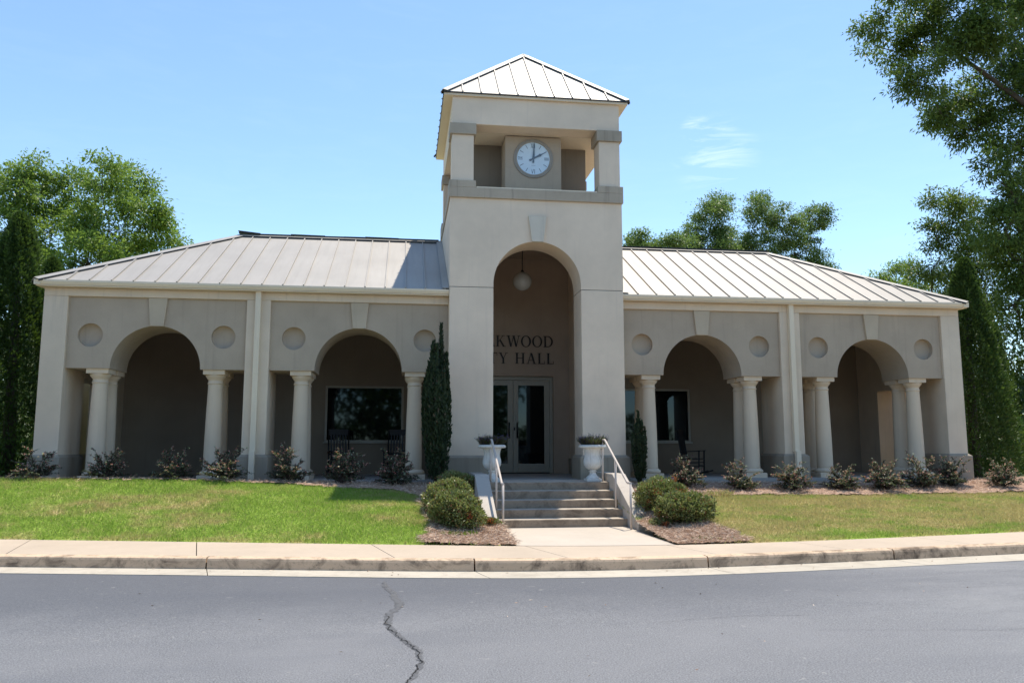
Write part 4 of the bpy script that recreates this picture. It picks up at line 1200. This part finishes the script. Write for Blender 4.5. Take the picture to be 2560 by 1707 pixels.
# ------------------------------------------------------------------ shrubs
def loropetalum(seed, h=1.0, spread=0.62):
    rng = np.random.default_rng(seed)
    o = bpy.data.objects.new('loropetalum_shrub', None); COL.objects.link(o)
    st_ = MB(); LC, LD, LL, LW = [], [], [], []
    YC, YD_, YL, YW = [], [], [], []
    for k in range(40):
        a = rng.uniform(0, 2 * np.pi); up = rng.uniform(0.15, 0.72)
        if k < 9: up = rng.uniform(0.95, 1.25)
        out = spread * rng.uniform(0.55, 1.1) * (1.15 - 0.35 * up)
        p0 = np.array([rng.normal(0, .04), rng.normal(0, .04), -0.03])
        p2 = np.array([math.cos(a) * out, math.sin(a) * out, h * up * rng.uniform(0.75, 1.0)])
        p1 = p0 * 0.5 + p2 * 0.5 + np.array([-math.cos(a) * .10, -math.sin(a) * .10, 0.16 * h])
        pts = [(1 - t) ** 2 * p0 + 2 * t * (1 - t) * p1 + t * t * p2 for t in np.linspace(0, 1, 7)]
        st_.tube(pts, [0.009, .008, .007, .006, .005, .004, .002], 4, False)
        # side shoots
        shoots = [(pts, 1.0)]
        for q in range(5):
            t0 = rng.uniform(0.35, 0.9); b = (1 - t0) ** 2 * p0 + 2 * t0 * (1 - t0) * p1 + t0 * t0 * p2
            d = unit(rng.normal(size=3) * np.array([1, 1, .45]) + (p2 - p0) * 0.9); ln = rng.uniform(.12, .30)
            shoots.append(([b, b + d * ln * .5 + np.array([0, 0, .01]), b + d * ln], 0.6))
            st_.tube(shoots[-1][0], [0.004, .003, .0015], 3, False)
        for sp, wgt in shoots:
            sp = np.array(sp); nl = int(34 * wgt) + 7
            for j in range(nl):
                t = rng.uniform(0.28 if wgt == 1.0 else 0.05, 1.0); s_ = t * (len(sp) - 1); i0 = min(int(s_), len(sp) - 2); f = s_ - i0
                c = sp[i0] * (1 - f) + sp[i0 + 1] * f; dd = sp[i0 + 1] - sp[i0]
                d = unit(unit(dd) * 0.5 + rng.normal(size=3) * 0.75)
                young = t > 0.66 and rng.random() < (0.62 if c[2] > 0.34 * h else 0.10)
                (YC if young else LC).append(c); (YD_ if young else LD).append(d)
                (YL if young else LL).append(rng.uniform(.032, .060) * (0.85 if young else 1)); (YW if young else LW).append(rng.uniform(.018, .032))
    st_.build('stems', 'stem', o)
    quads_object('leaves', leaf_quads(np.array(LC), np.array(LD), np.array(LL), np.array(LW), rng, up=np.array([0, 0, 1.0])), 'loro', o)
    quads_object('new_growth', leaf_quads(np.array(YC), np.array(YD_), np.array(YL), np.array(YW), rng, up=np.array([0, 0, 1.0])), 'loroyoung', o)
    return o
LOR = [(-10.42, -0.92, 0.62, 0.9, 0, 'dark shrub at the foot of the left corner pier'),
       (-9.05, -0.95, 0.72, 1.0, 1, 'dark purple shrub covering the base of the leftmost column'),
       (-7.75, -0.95, 0.78, 0.9, 2, 'dark shrub with a few pink tips in the middle of the leftmost arch'),
       (-6.72, -1.0, 0.78, 1.05, 3, 'pink-tipped shrub between the second column and the left downspout'),
       (-5.42, -1.0, 0.86, 0.95, 0, 'pink-tipped shrub just right of the left downspout'),
       (-4.33, -1.0, 0.82, 0.95, 1, 'pink-tipped shrub before the left rocking chair'),
       (-3.22, -0.95, 0.92, 1.1, 2, 'large dark purple shrub just left of the tall cypress'),
       (3.16, -0.95, 0.86, 0.9, 3, 'tall shaded shrub behind the right mounded azaleas'),
       (4.32, -1.2, 0.66, 0.95, 0, 'low pink-tipped shrub right of the sideways rocking chair'),
       (5.53, -1.25, 0.80, 1.0, 1, 'pale arching shrub just left of the right downspout'),
       (6.72, -1.2, 0.68, 1.0, 2, 'low pale shrub right of the right downspout, before a column pair'),
       (7.75, -1.2, 0.74, 1.05, 3, 'pink-tipped shrub in the middle of the rightmost arch'),
       (8.72, -1.1, 0.80, 0.95, 0, 'shrub with pink tips before the rightmost column pair'),
       (9.62, -0.95, 0.80, 0.95, 1, 'dark shaded shrub before the right corner pier'),
       (10.70, -1.15, 0.66, 0.95, 2, 'rightmost pale-leaved shrub between the corner pier and the arborvitae')]
protos = [loropetalum(31), loropetalum(32), loropetalum(33), loropetalum(34)]
used_p = [False] * 4
rz_ = random.Random(2)
for (x, y, h, w, k, lab) in LOR:
    o = protos[k] if not used_p[k] else copy_tree(protos[k])
    used_p[k] = True
    y -= 0.24 if x > 0 else 0.04
    o.location = (x, y, float(height(x, y)) + 0.01); o.scale = (w * 0.80 * rz_.uniform(.9, 1.12), w * 0.80, h * 0.80 * rz_.uniform(.9, 1.12)); o.rotation_euler = (0, 0, rz_.uniform(0, 6.28))
    tag(o, lab, 'shrub', 'shrubs along the front of the building')

def mound(name, label, c, rx, ry, rz, seed, nleaf, reds=0, mat='azalea', size=(0.036, 0.066)):
    """clipped evergreen mound: leaf shell over twigs"""
    rng = np.random.default_rng(seed)
    zb = float(height(c[0], c[1]))
    o = empty(name, label, 'shrub', (c[0], c[1], zb), 'mounded shrubs beside the steps')
    d = unit(rng.normal(size=(nleaf, 3))); d[:, 2] = np.where(rng.random(nleaf) < .72, np.abs(d[:, 2]), -np.abs(d[:, 2]) * .9)
    d = unit(d)
    lump = 1 + 0.10 * np.sin(d[:, 0] * 7 + seed) * np.sin(d[:, 1] * 6.3 + 2 * seed) + 0.08 * np.sin(d[:, 2] * 9 + d[:, 0] * 5 + seed)
    rr = (rng.uniform(0.0, 1, nleaf) ** 0.33 * 0.35 + 0.66) * lump
    # clumps
    nc = 260; cd = unit(rng.normal(size=(nc, 3))); cd[:, 2] = np.abs(cd[:, 2]) - 0.15
    crv = rng.normal(0, 0.055, nc)
    idx = np.argmax(d @ unit(cd).T, axis=1)
    rr += crv[idx]
    hz = rz * 0.42
    ns_ = 5; so_ = np.stack([rng.uniform(-.42, .42, ns_) * rx, rng.uniform(-.42, .42, ns_) * ry, rng.uniform(-.14, .06, ns_) * rz], 1); si = rng.integers(0, ns_, nleaf)
    rr = rr * rng.uniform(.62, .80, ns_)[si]
    C_ = np.stack([d[:, 0] * rx * rr, d[:, 1] * ry * rr, hz + np.where(d[:, 2] > 0, d[:, 2] * (rz - hz), d[:, 2] * hz) * rr], 1)
    C_ += so_[si]; C_[:, 2] += .12 * rz * np.clip(d[:, 2], 0, 1)
    C_[:, 2] = np.maximum(C_[:, 2], rng.uniform(.0, .05, nleaf))
    fl = 1 + .16 * np.clip(-d[:, 2], 0, 1); C_[:, 0] *= fl; C_[:, 1] *= fl
    D = d * 0.6 + rng.normal(size=(nleaf, 3)) * 0.6 + np.array([0, 0, .35])
    P = leaf_quads(C_, D, rng.uniform(*size, nleaf), rng.uniform(size[0] * .5, size[1] * .5, nleaf), rng)
    quads_object('foliage', P, mat, o)
    m = MB()
    for k in range(70):
        e = unit(rng.normal(size=3)); e[2] = abs(e[2]) * .9
        q = np.array([e[0] * rx * .85, e[1] * ry * .85, 0.05 + e[2] * rz * .85])
        m.tube([(rng.normal(0, .05), rng.normal(0, .05), -.02), tuple(q * .5 + np.array([0, 0, .03])), tuple(q)], [.012, .007, .003], 4, False)
    m.build('twigs', 'stem', o)
    m = MB()
    core = [(max(.01, 0.62 * rx * math.sin(math.pi * (0.5 + i / 16))), hz + 0.62 * (rz - hz) * -math.cos(math.pi * (0.5 + i / 16))) for i in range(9)]
    if reds:
        C2, = [[]]
        for k in range(reds):
            e = unit(rng.normal(size=3) + np.array([0, -1.1, .35])); e[2] = max(e[2], -0.1); e = unit(e)
            cc = np.array([e[0] * rx, e[1] * ry, hz + e[2] * (rz - hz)]) * np.array([1.0, 1.0, 1.0])
            C2.append(cc + rng.normal(0, 0.03, (60, 3)))
        C2 = np.concatenate(C2)
        P = leaf_quads(C2, rng.normal(size=C2.shape) + np.array([0, -.3, .5]), rng.uniform(.03, .055, len(C2)), rng.uniform(.015, .025, len(C2)), rng)
        quads_object('red_leaves', P, 'redleaf', o)
    return o
mound('azalea_shrub', 'large rounded green shrub left of the path, nearest the pavement', (-2.10, -4.2), 0.49, 0.48, 0.64, 41, 17000, 3)
mound('azalea_shrub', 'green shrub directly behind the large mound left of the steps', (-2.16, -3.35), 0.48, 0.46, 0.70, 42, 12000, 0)
mound('azalea_shrub', 'low dark shaded shrub at the foot of the tall cypress', (-1.95, -1.55), 0.42, 0.4, 0.42, 45, 6000, 1)
mound('azalea_shrub', 'shrub with patches of red leaves beside the right cheek wall', (1.98, -3.1), 0.48, 0.46, 0.65, 43, 12000, 9)
mound('azalea_shrub', 'wide olive shrub right of the steps, in front of the red-leaved one', (2.02, -4.1), 0.50, 0.44, 0.53, 44, 13500, 1)
mound('weedy_shrub', 'small reddish weedy tuft at the foot of the right cheek wall', (1.56, -4.25), 0.20, 0.2, 0.15, 46, 1400, 1, 'azalea', (0.02, 0.045))
mound('weedy_shrub', 'small reddish tuft at the foot of the left handrail', (-1.50, -3.95), 0.22, 0.18, 0.15, 47, 1000, 1, 'azalea', (0.02, 0.045))

def blades(name, label, c, n, rad, h, seed, mat='weed'):
    rng = np.random.default_rng(seed)
    o = empty(name, label, 'weed', (c[0], c[1], float(height(*c)) + 0.02), 'weeds in the planting beds')
    a = rng.uniform(0, 6.28, n); r = rad * np.sqrt(rng.uniform(0, 1, n))
    C_ = np.stack([r * np.cos(a), r * np.sin(a) * .6, np.zeros(n)], 1)
    D = np.stack([rng.normal(0, .45, n), rng.normal(0, .45, n), np.ones(n)], 1)
    quads_object('blades', leaf_quads(C_, D, rng.uniform(.4, 1, n) * h, rng.uniform(.008, .02, n), rng), mat, o)
blades('grass_weed', 'yellow green weeds in the bed at the front of the left mound', (-2.15, -4.85), 260, 0.34, 0.09, 51)
blades('grass_weed', 'small yellow green weeds in the right bed near the pavement', (2.05, -5.6), 120, 0.4, 0.06, 52)
blades('grass_weed', 'wispy grass tuft at the top of the right lawn by the mulch', (3.55, -2.12), 200, 0.32, 0.16, 53, 'blade')

# ------------------------------------------------------------------ conifers
def conifer(name, label, cat, base, h, r, seed, n, mat, size, profile, group, lean=0.0, strands=0):
    rng = np.random.default_rng(seed)
    o = empty(name, label, cat, base, group)
    t = rng.uniform(0.0, 1, n) ** (1.0 if strands else 0.85)
    a = rng.uniform(0, 2 * np.pi, n)
    if strands:
        ka = rng.uniform(0, 2 * np.pi, strands); ku = np.sqrt(rng.uniform(0, 1, strands)) * .78
        kt = (1.03 - .42 * ku ** 1.5) * rng.uniform(.66, 1.0, strands); kt[0] = 1.03; ku[0] = .15; k0 = rng.uniform(0, .22, strands)
        idx = rng.choice(strands, n, p=kt / kt.sum())
        rel = rng.uniform(0, 1, n); t = k0[idx] + (kt[idx] - k0[idx]) * rel
        lr = r * .24 * (1 - rel ** 1.8) * np.sqrt(rng.uniform(0, 1, n)) + .006
        la = rng.uniform(0, 2 * np.pi, n); ar = r * ku[idx] * (0.55 + .6 * np.sin(np.clip(rel, 0, 1) * 2.2))
        ax, ay = ar * np.cos(ka[idx]) + lr * np.cos(la), ar * np.sin(ka[idx]) + lr * np.sin(la)
        rad = np.hypot(ax, ay); a = np.arctan2(ay, ax)
        D = np.stack([np.cos(la) * .3, np.sin(la) * .3, np.ones(n)], 1) + rng.normal(0, .18, (n, 3))
    else:
        bump = 1 + .11 * np.sin(a * 5 + seed + t * 9) * np.sin(t * 31 + a * 2) + .09 * np.sin(a * 11 + t * 17 + seed) + .08 * np.sin(a * 3 + seed * 2 + t * 5) + np.where(rng.random(n) < .06, rng.uniform(0, .28, n), 0)
        rad = r * np.array([profile(x) for x in t]) * bump * (rng.uniform(0, 1, n) ** .5 * .34 + .68)
        D = np.stack([np.cos(a) * .7, np.sin(a) * .7, np.full(n, .75)], 1) + rng.normal(0, .38, (n, 3))
    C_ = np.stack([rad * np.cos(a) + lean * t, rad * np.sin(a), t * h], 1)
    P = leaf_quads(C_, D, rng.uniform(size[0], size[1], n), rng.uniform(size[0] * .35, size[1] * .5, n), rng, 0.15)
    quads_object('crown', P, mat, o)
    m = MB(); m.tube([(0, 0, -.1), (lean * .5, 0, h * .5), (lean * .95, 0, h * .94)], [r * .14 + .02, r * .08 + .012, .006], 8); m.build('trunk', 'bark', o)
    return o
cone = lambda x: max(0.0, (1 - x) ** 0.56) * (0.86 + 0.14 * min(1, x * 8)) if x > .0 else .8
flame = lambda x: (0.62 + 0.43 * min(1, x * 3.0)) * (1 - .72 * max(0, (x - .5) / .5) ** 1.3)
hz = lambda x, y: float(height(x, y))
conifer('arborvitae_tree', 'tall dark arborvitae hugging the right corner of the building', 'conifer', (12.38, 1.7, -0.15), 6.1, 1.02, 61, 34000, 'arbor', (.06, .13), cone, 'arborvitae at the building corners', .1)
conifer('arborvitae_tree', 'narrower arborvitae right behind the one at the right corner', 'conifer', (14.3, 3.6, -0.1), 5.5, 1.0, 62, 22000, 'arbor', (.06, .13), cone, 'arborvitae at the building corners')
conifer('arborvitae_tree', 'tallest arborvitae at the left corner of the building', 'conifer', (-12.05, 1.5, 0.0), 6.25, 1.08, 63, 32000, 'arbor', (.06, .13), cone, 'arborvitae at the building corners', -.15)
conifer('arborvitae_tree', 'arborvitae cut off by the left edge of the photo', 'conifer', (-12.7, 0.0, 0.05), 5.6, 1.05, 64, 24000, 'arbor', (.06, .13), cone, 'arborvitae at the building corners')
conifer('arborvitae_tree', 'shorter arborvitae peeking between the tall one and the left eave', 'conifer', (-12.85, 5.0, 0.0), 5.95, 1.0, 65, 20000, 'arbor', (.06, .13), cone, 'arborvitae at the building corners')
conifer('italian_cypress', 'tall narrow dark cypress left of the tower', 'conifer', (-2.34, -0.85, -0.08), 3.4, 0.345, 66, 30000, 'cypress', (.05, .12), flame, 'cypresses beside the tower', 0.02, 34)
conifer('italian_cypress', 'small thin cypress between the tower and the first right column', 'conifer', (2.30, -0.6, -0.1), 1.58, 0.175, 67, 8000, 'cypress', (.04, .09), flame, 'cypresses beside the tower', 0.0, 16)

# ------------------------------------------------------------------ broadleaf trees
def tree(name, label, base, trunk_r, lobes, seed, mat, leaf=(0.10, 0.19), wid=(0.04, 0.075), dens=150, crad=0.36, per=46, group='trees around the building', extra=(), fork=0.35, droop=0.25):
    rng = np.random.default_rng(seed)
    o = empty(name, label, 'tree', base, group)
    b = np.array(base)
    L = np.array(lobes)
    cen = L[:, :3].mean(0)
    fk = np.array([base[0] * .55 + cen[0] * .45, base[1] * .55 + cen[1] * .45, base[2] + fork * (L[:, 2].max() - base[2])])
    tr = MB()
    loc = lambda p: tuple(np.asarray(p) - b)
    tr.tube([loc(b - np.array([0, 0, .3])), loc(b * .6 + fk * .4 + rng.normal(0, .1, 3)), loc(fk), loc(fk * .4 + cen * .6)], [trunk_r * 1.15, trunk_r * .9, trunk_r * .72, trunk_r * .4], 10)
    CC, CL = [], []
    nodes = [(fk, trunk_r * .6)]
    for (x, y, z, r) in sorted(lobes, key=lambda q: np.linalg.norm(np.array(q[:3]) - fk)):
        c = np.array([x, y, z]); r = r * .9
        dist = [np.linalg.norm(nd[0] - c) + .25 * np.linalg.norm(nd[0] - fk) for nd in nodes]
        p0, r0 = nodes[int(np.argmin(dist))]
        mid = (p0 + c) / 2 + rng.normal(0, .14, 3) * np.linalg.norm(p0 - c) - np.array([0, 0, .08 * np.linalg.norm(p0 - c)])
        rb = max(.022, r0 * .62)
        tr.tube([loc(p0), loc(p0 * .5 + mid * .5 + rng.normal(0, .06, 3)), loc(mid), loc(mid * .5 + c * .5 + rng.normal(0, .06, 3)), loc(c)], [rb, rb * .9, rb * .8, rb * .7, rb * .6], 6, False)
        nodes.append((c, rb * .8))
        k = max(8, int(dens * r * r / 9.0))
        d = unit(rng.normal(size=(k, 3)))
        rr = r * (0.42 + 0.62 * rng.uniform(0, 1, k) ** .6)
        cl = c + d * rr[:, None] * np.array([1, 1, .9])
        for q in range(k):
            if rng.random() < .4:
                tr.tube([loc(c + d[q] * r * .02), loc((c + cl[q]) / 2 + rng.normal(0, .10, 3)), loc(cl[q])], [min(.02, rb * .3) + .004, .008, .003], 4, False)
        CC.append(cl); CL.append(d)
    for e in extra: tr.tube([loc(p) for p in e[0]], e[1], 8)
    tr.build('trunk', 'bark', o)
    CC = np.concatenate(CC); CL = np.concatenate(CL)
    k = len(CC)
    sz = rng.uniform(.55, 1.25, k)
    idx = np.repeat(np.arange(k), (3.2 * per * sz ** 1.6).astype(int) + 4)
    n = len(idx)
    off = rng.normal(size=(n, 3)) * np.array([1, 1, .62]) * (crad * sz[idx])[:, None] * .58
    C_ = CC[idx] + off
    D = unit(off) * .55 + CL[idx] * .25 + rng.normal(size=(n, 3)) * .55 - np.array([0, 0, droop])
    P = leaf_quads(C_ - b, D, rng.uniform(leaf[0], leaf[1], n), rng.uniform(wid[0], wid[1], n), rng, .2, up=np.array([0, 0, 1.0]))
    quads_object('crown', P, mat, o)
    return o
tree('hickory_tree', 'broad bright green tree rising behind the left end of the roof', (-15.0, 12.5, -0.1), 0.32,
     [(-16.99, 12.05, 9.97, 1.19), (-16.21, 13.8, 10.56, 1.27), (-13.72, 10.58, 10.27, 0.84), (-13.97, 13.79, 10.83, 1.11), (-12.32, 11.25, 9.1, 0.98), (-13.78, 11.69, 8.52, 1.42), (-16.36, 13.31, 8.69, 1.57), (-17.12, 11.64, 8.23, 1.4), (-12.25, 12.2, 8.3, 0.89), (-13.85, 10.11, 6.87, 1.34), (-18.32, 13.01, 10.05, 1.06), (-16.95, 12.15, 10.91, 0.56), (-12.0, 11.32, 8.98, 0.38), (-13.43, 13.15, 7.73, 1.33), (-15.96, 11.21, 6.59, 1.22), (-14.39, 11.81, 5.8, 1.25), (-12.1, 12.4, 6.7, 0.9), (-17.6, 12.5, 6.4, 1.3)],
     71, 'hickory', (.10, .20), (.045, .085), 195, .38, 46)
tree('oak_tree', 'oak crown behind the right roof, nearer the tower', (12.0, 18.2, -0.1), 0.3,
     [(11.57, 17.43, 11.62, 1.0), (11.03, 17.52, 10.66, 1.15), (13.19, 18.75, 10.72, 0.97), (11.34, 17.02, 9.59, 1.23), (12.25, 18.24, 12.53, 0.64), (13.28, 18.55, 9.35, 1.07), (9.9, 17.6, 9.7, 0.85), (12.0, 18.0, 8.2, 1.3)],
     72, 'oak', (.08, .15), (.04, .07), 300, .34, 56)
tree('oak_tree', 'larger oak with a lopsided crown behind the right roof end', (15.2, 18.3, -0.1), 0.34,
     [(14.01, 17.01, 11.7, 1.0), (14.93, 17.37, 11.08, 1.05), (14.4, 18.72, 12.77, 0.66), (17.09, 18.2, 11.93, 0.78), (13.73, 17.03, 9.88, 1.24), (15.89, 17.84, 9.93, 1.06), (16.68, 17.95, 10.97, 0.5), (17.2, 17.18, 11.86, 0.47), (17.4, 18.56, 9.7, 0.78), (14.79, 17.07, 8.65, 1.24), (17.0, 18.0, 8.3, 0.9)],
     73, 'oak', (.08, .15), (.04, .07), 300, .34, 56)
tree('low_tree', 'low round tree tops just right of the tower above the roof', (7.9, 15.6, -0.1), 0.2,
     [(6.9, 15.89, 9.75, 0.5), (7.25, 15.02, 9.72, 0.45), (8.24, 15.95, 9.75, 0.5), (8.34, 14.16, 9.4, 0.55), (9.2, 15.21, 9.5, 0.75), (7.64, 14.75, 8.75, 0.85), (8.6, 15.4, 8.5, .9)],
     74, 'oak', (.08, .15), (.04, .07), 340, .28, 56)
tree('small_tree', 'small pale tree seen past the right roof end', (22.8, 20.2, -0.1), 0.2,
     [(22.6, 20.4, 9.8, 0.62), (23.6, 20.4, 10.2, 0.55), (21.6, 20.0, 9.5, 0.42), (23.4, 19.7, 9.4, 0.62), (22.2, 19.5, 8.9, 0.62), (23.0, 20, 7.6, 1.2), (24.2, 20.0, 8.4, 1.0)],
     75, 'hickory', (.10, .2), (.04, .075), 200, .36, 40)
tree('pecan_tree', 'mid-height pecan left of the giant tree at the right edge', (23.0, 15.6, -0.1), 0.3,
     [(21.9, 15.1, 12.3, 0.82), (21.9, 14.6, 11.0, 1.21), (21.1, 14.7, 10.3, 0.84), (22.7, 14.7, 9.4, 1.2), (22.9, 16.2, 8.9, 1.25), (23.4, 15.3, 11.5, 1.24), (23.9, 15.4, 8.1, 1.43), (20.7, 14.6, 8.7, 0.69), (22.0, 15.4, 7.4, 1.2), (24.5, 16, 10, 1.4)],
     76, 'pecan', (.12, .22), (.045, .08), 150, .40, 40)
tree('pecan_tree', 'giant pecan overhanging the right edge of the photo', (25.8, 12.0, -0.1), 0.55,
     [(16.5, 11.4, 18.3, 0.81), (17.9, 12.3, 17.9, 1.1), (18.9, 11.9, 18.9, 1.4), (17.7, 10.1, 15.7, 1.14), (19.6, 10.4, 17.4, 1.59), (20.2, 12.2, 15.4, 1.1), (20.6, 9.4, 17.7, 1.63), (21.3, 12.0, 14.3, 1.02), (22.5, 12.0, 16.2, 1.72), (22.4, 10.9, 13.4, 1.47), (20.5, 10.4, 12.1, 0.82), (21.5, 10.3, 10.9, 1.24), (20.9, 10.2, 9.4, 1.16), (22.2, 10.8, 8.3, 1.43), (21.7, 11.0, 6.5, 1.34), (22.3, 11.2, 4.7, 1.52), (22.9, 12.6, 3.0, 1.48), (25.9, 11.9, 16.6, 2.51), (25.0, 11.4, 12.3, 2.43), (26.1, 12.6, 8.8, 2.3), (17.8, 10.1, 19.8, 1.44), (20.5, 9.9, 20.5, 1.82), (24.8, 11.4, 21.5, 2.51), (23.6, 12, 18.5, 1.6), (19.4, 11.4, 14.6, .7)],
     77, 'pecan', (.14, .26), (.05, .09), 165, .44, 42, extra=[([(25.8, 12, 10.5), (24.6, 11.4, 13.6), (23.0, 11.0, 15.2), (21.7, 11.0, 16.1), (20.2, 11.0, 17.1), (18.6, 11.0, 17.8)], [.22, .17, .13, .10, .07, .03])], droop=.45)

# woodland masses that close the view behind the building and across the road
def wood(name, label, n, fn, seed, size):
    rng = np.random.default_rng(seed)
    C_ = fn(rng, n)
    P = leaf_quads(C_, rng.normal(size=(n, 3)) - np.array([0, 0, .2]), rng.uniform(size[0], size[1], n), rng.uniform(size[0] * .5, size[1] * .55, n), rng)
    o = quads_object(name, P, 'wood'); tag(o, label, 'woodland', None, 'stuff')
def crowns(specs):
    def f(rng, n):
        s = np.array(specs); wgt = s[:, 3] ** 2; idx = rng.choice(len(s), n, p=wgt / wgt.sum())
        d = unit(rng.normal(size=(n, 3))); lump = 1 + .14 * np.sin(d[:, 0] * 8 + idx) * np.sin(d[:, 1] * 7 + 2 * idx) + .12 * np.sin(d[:, 2] * 11 + idx)
        r = s[idx, 3] * lump * (.62 + .4 * rng.uniform(0, 1, n) ** .6)
        p = s[idx, :3] + d * r[:, None] * np.stack([np.ones(n), np.ones(n), s[idx, 4]], 1)
        p[:, 2] = np.maximum(p[:, 2], -.6)
        return p
    return f
rr = random.Random(4)
back = [(x + rr.uniform(-1, 1), 30 + rr.uniform(-2, 6), rr.uniform(1.5, 3.0), rr.uniform(2.6, 3.8), 1.2) for x in range(-46, -8, 4)] + [(x + rr.uniform(-1, 1), 24 + rr.uniform(-2, 6), rr.uniform(1.6, 2.6), rr.uniform(2.4, 3.2), 1.15) for x in range(16, 50, 3)]
back += [(-18, 9, 2.5, 2.6, 1.3), (-20.5, 13, 3.5, 3.0, 1.3), (-15.5, 9.5, 2.3, 2.2, 1.2), (21, 9.5, 1.6, 2.0, 1.0), (23.5, 8.5, 1.8, 2.2, 1.0), (18.5, 13, 2.0, 2.2, 1.1)]
wood('background_woodland', 'dense green woodland closing the view behind the building', 90000, crowns(back), 81, (.22, .45))
front = [(x + rr.uniform(-1.5, 1.5), -52 + rr.uniform(-4, 4), rr.uniform(4, 6), rr.uniform(4.2, 5.8), 1.35) for x in range(-64, 6, 5)] + [(x + rr.uniform(-1.5, 1.5), -62 + rr.uniform(-4, 4), rr.uniform(0.2, 1.2), rr.uniform(2.0, 2.8), 1.1) for x in range(6, 70, 4)]
front += [(2, -34, 3.0, 3.0, 1.4), (-2.5, -38, 3.4, 3.4, 1.4)]
wood('woodland_across_road', 'trees across the car park mirrored in the dark windows', 60000, crowns(front), 82, (.4, .85))

# crape myrtle glimpse by the right edge
cm = mound('crape_myrtle', 'pink flowering crape myrtle at the far right edge', (17.35, 6.0), 0.8, 0.8, 1.7, 83, 6000, 0, 'hickory', (.05, .1))
rng = np.random.default_rng(84)
C_ = np.array([(0, 0, 1.0)]) + rng.normal(0, .1, (500, 3)) + unit(rng.normal(size=(10, 3)))[rng.integers(0, 10, 500)] * np.array([.75, .75, .6])
quads_object('flowers', leaf_quads(C_, rng.normal(size=(500, 3)), np.full(500, .06), np.full(500, .05), rng), 'pink', cm)
cm['group'] = 'trees around the building'; cm['category'] = 'tree'

# small litter on the road and in the gutter
rng = np.random.default_rng(91)
n_ = 90
px = rng.uniform(-7, 6, n_); py = np.concatenate([rng.uniform(-13, -8, 45), np.zeros(45)])
py[45:] = kerb_y(px[45:]) - rng.uniform(0.06, 0.5, 45)
zz = np.where(py < -7.9, -0.982, -0.970)
C_ = np.stack([px, py, zz + 0.002], 1)
P = leaf_quads(C_, np.stack([rng.normal(size=n_), rng.normal(size=n_) * .5, rng.normal(0, .08, n_)], 1), rng.uniform(.02, .06, n_), rng.uniform(.008, .016, n_), rng, .05)
o = quads_object('leaf_litter', P, 'straw'); tag(o, 'tiny dry leaf bits scattered on the asphalt and gutter', 'leaf litter', None, 'stuff')
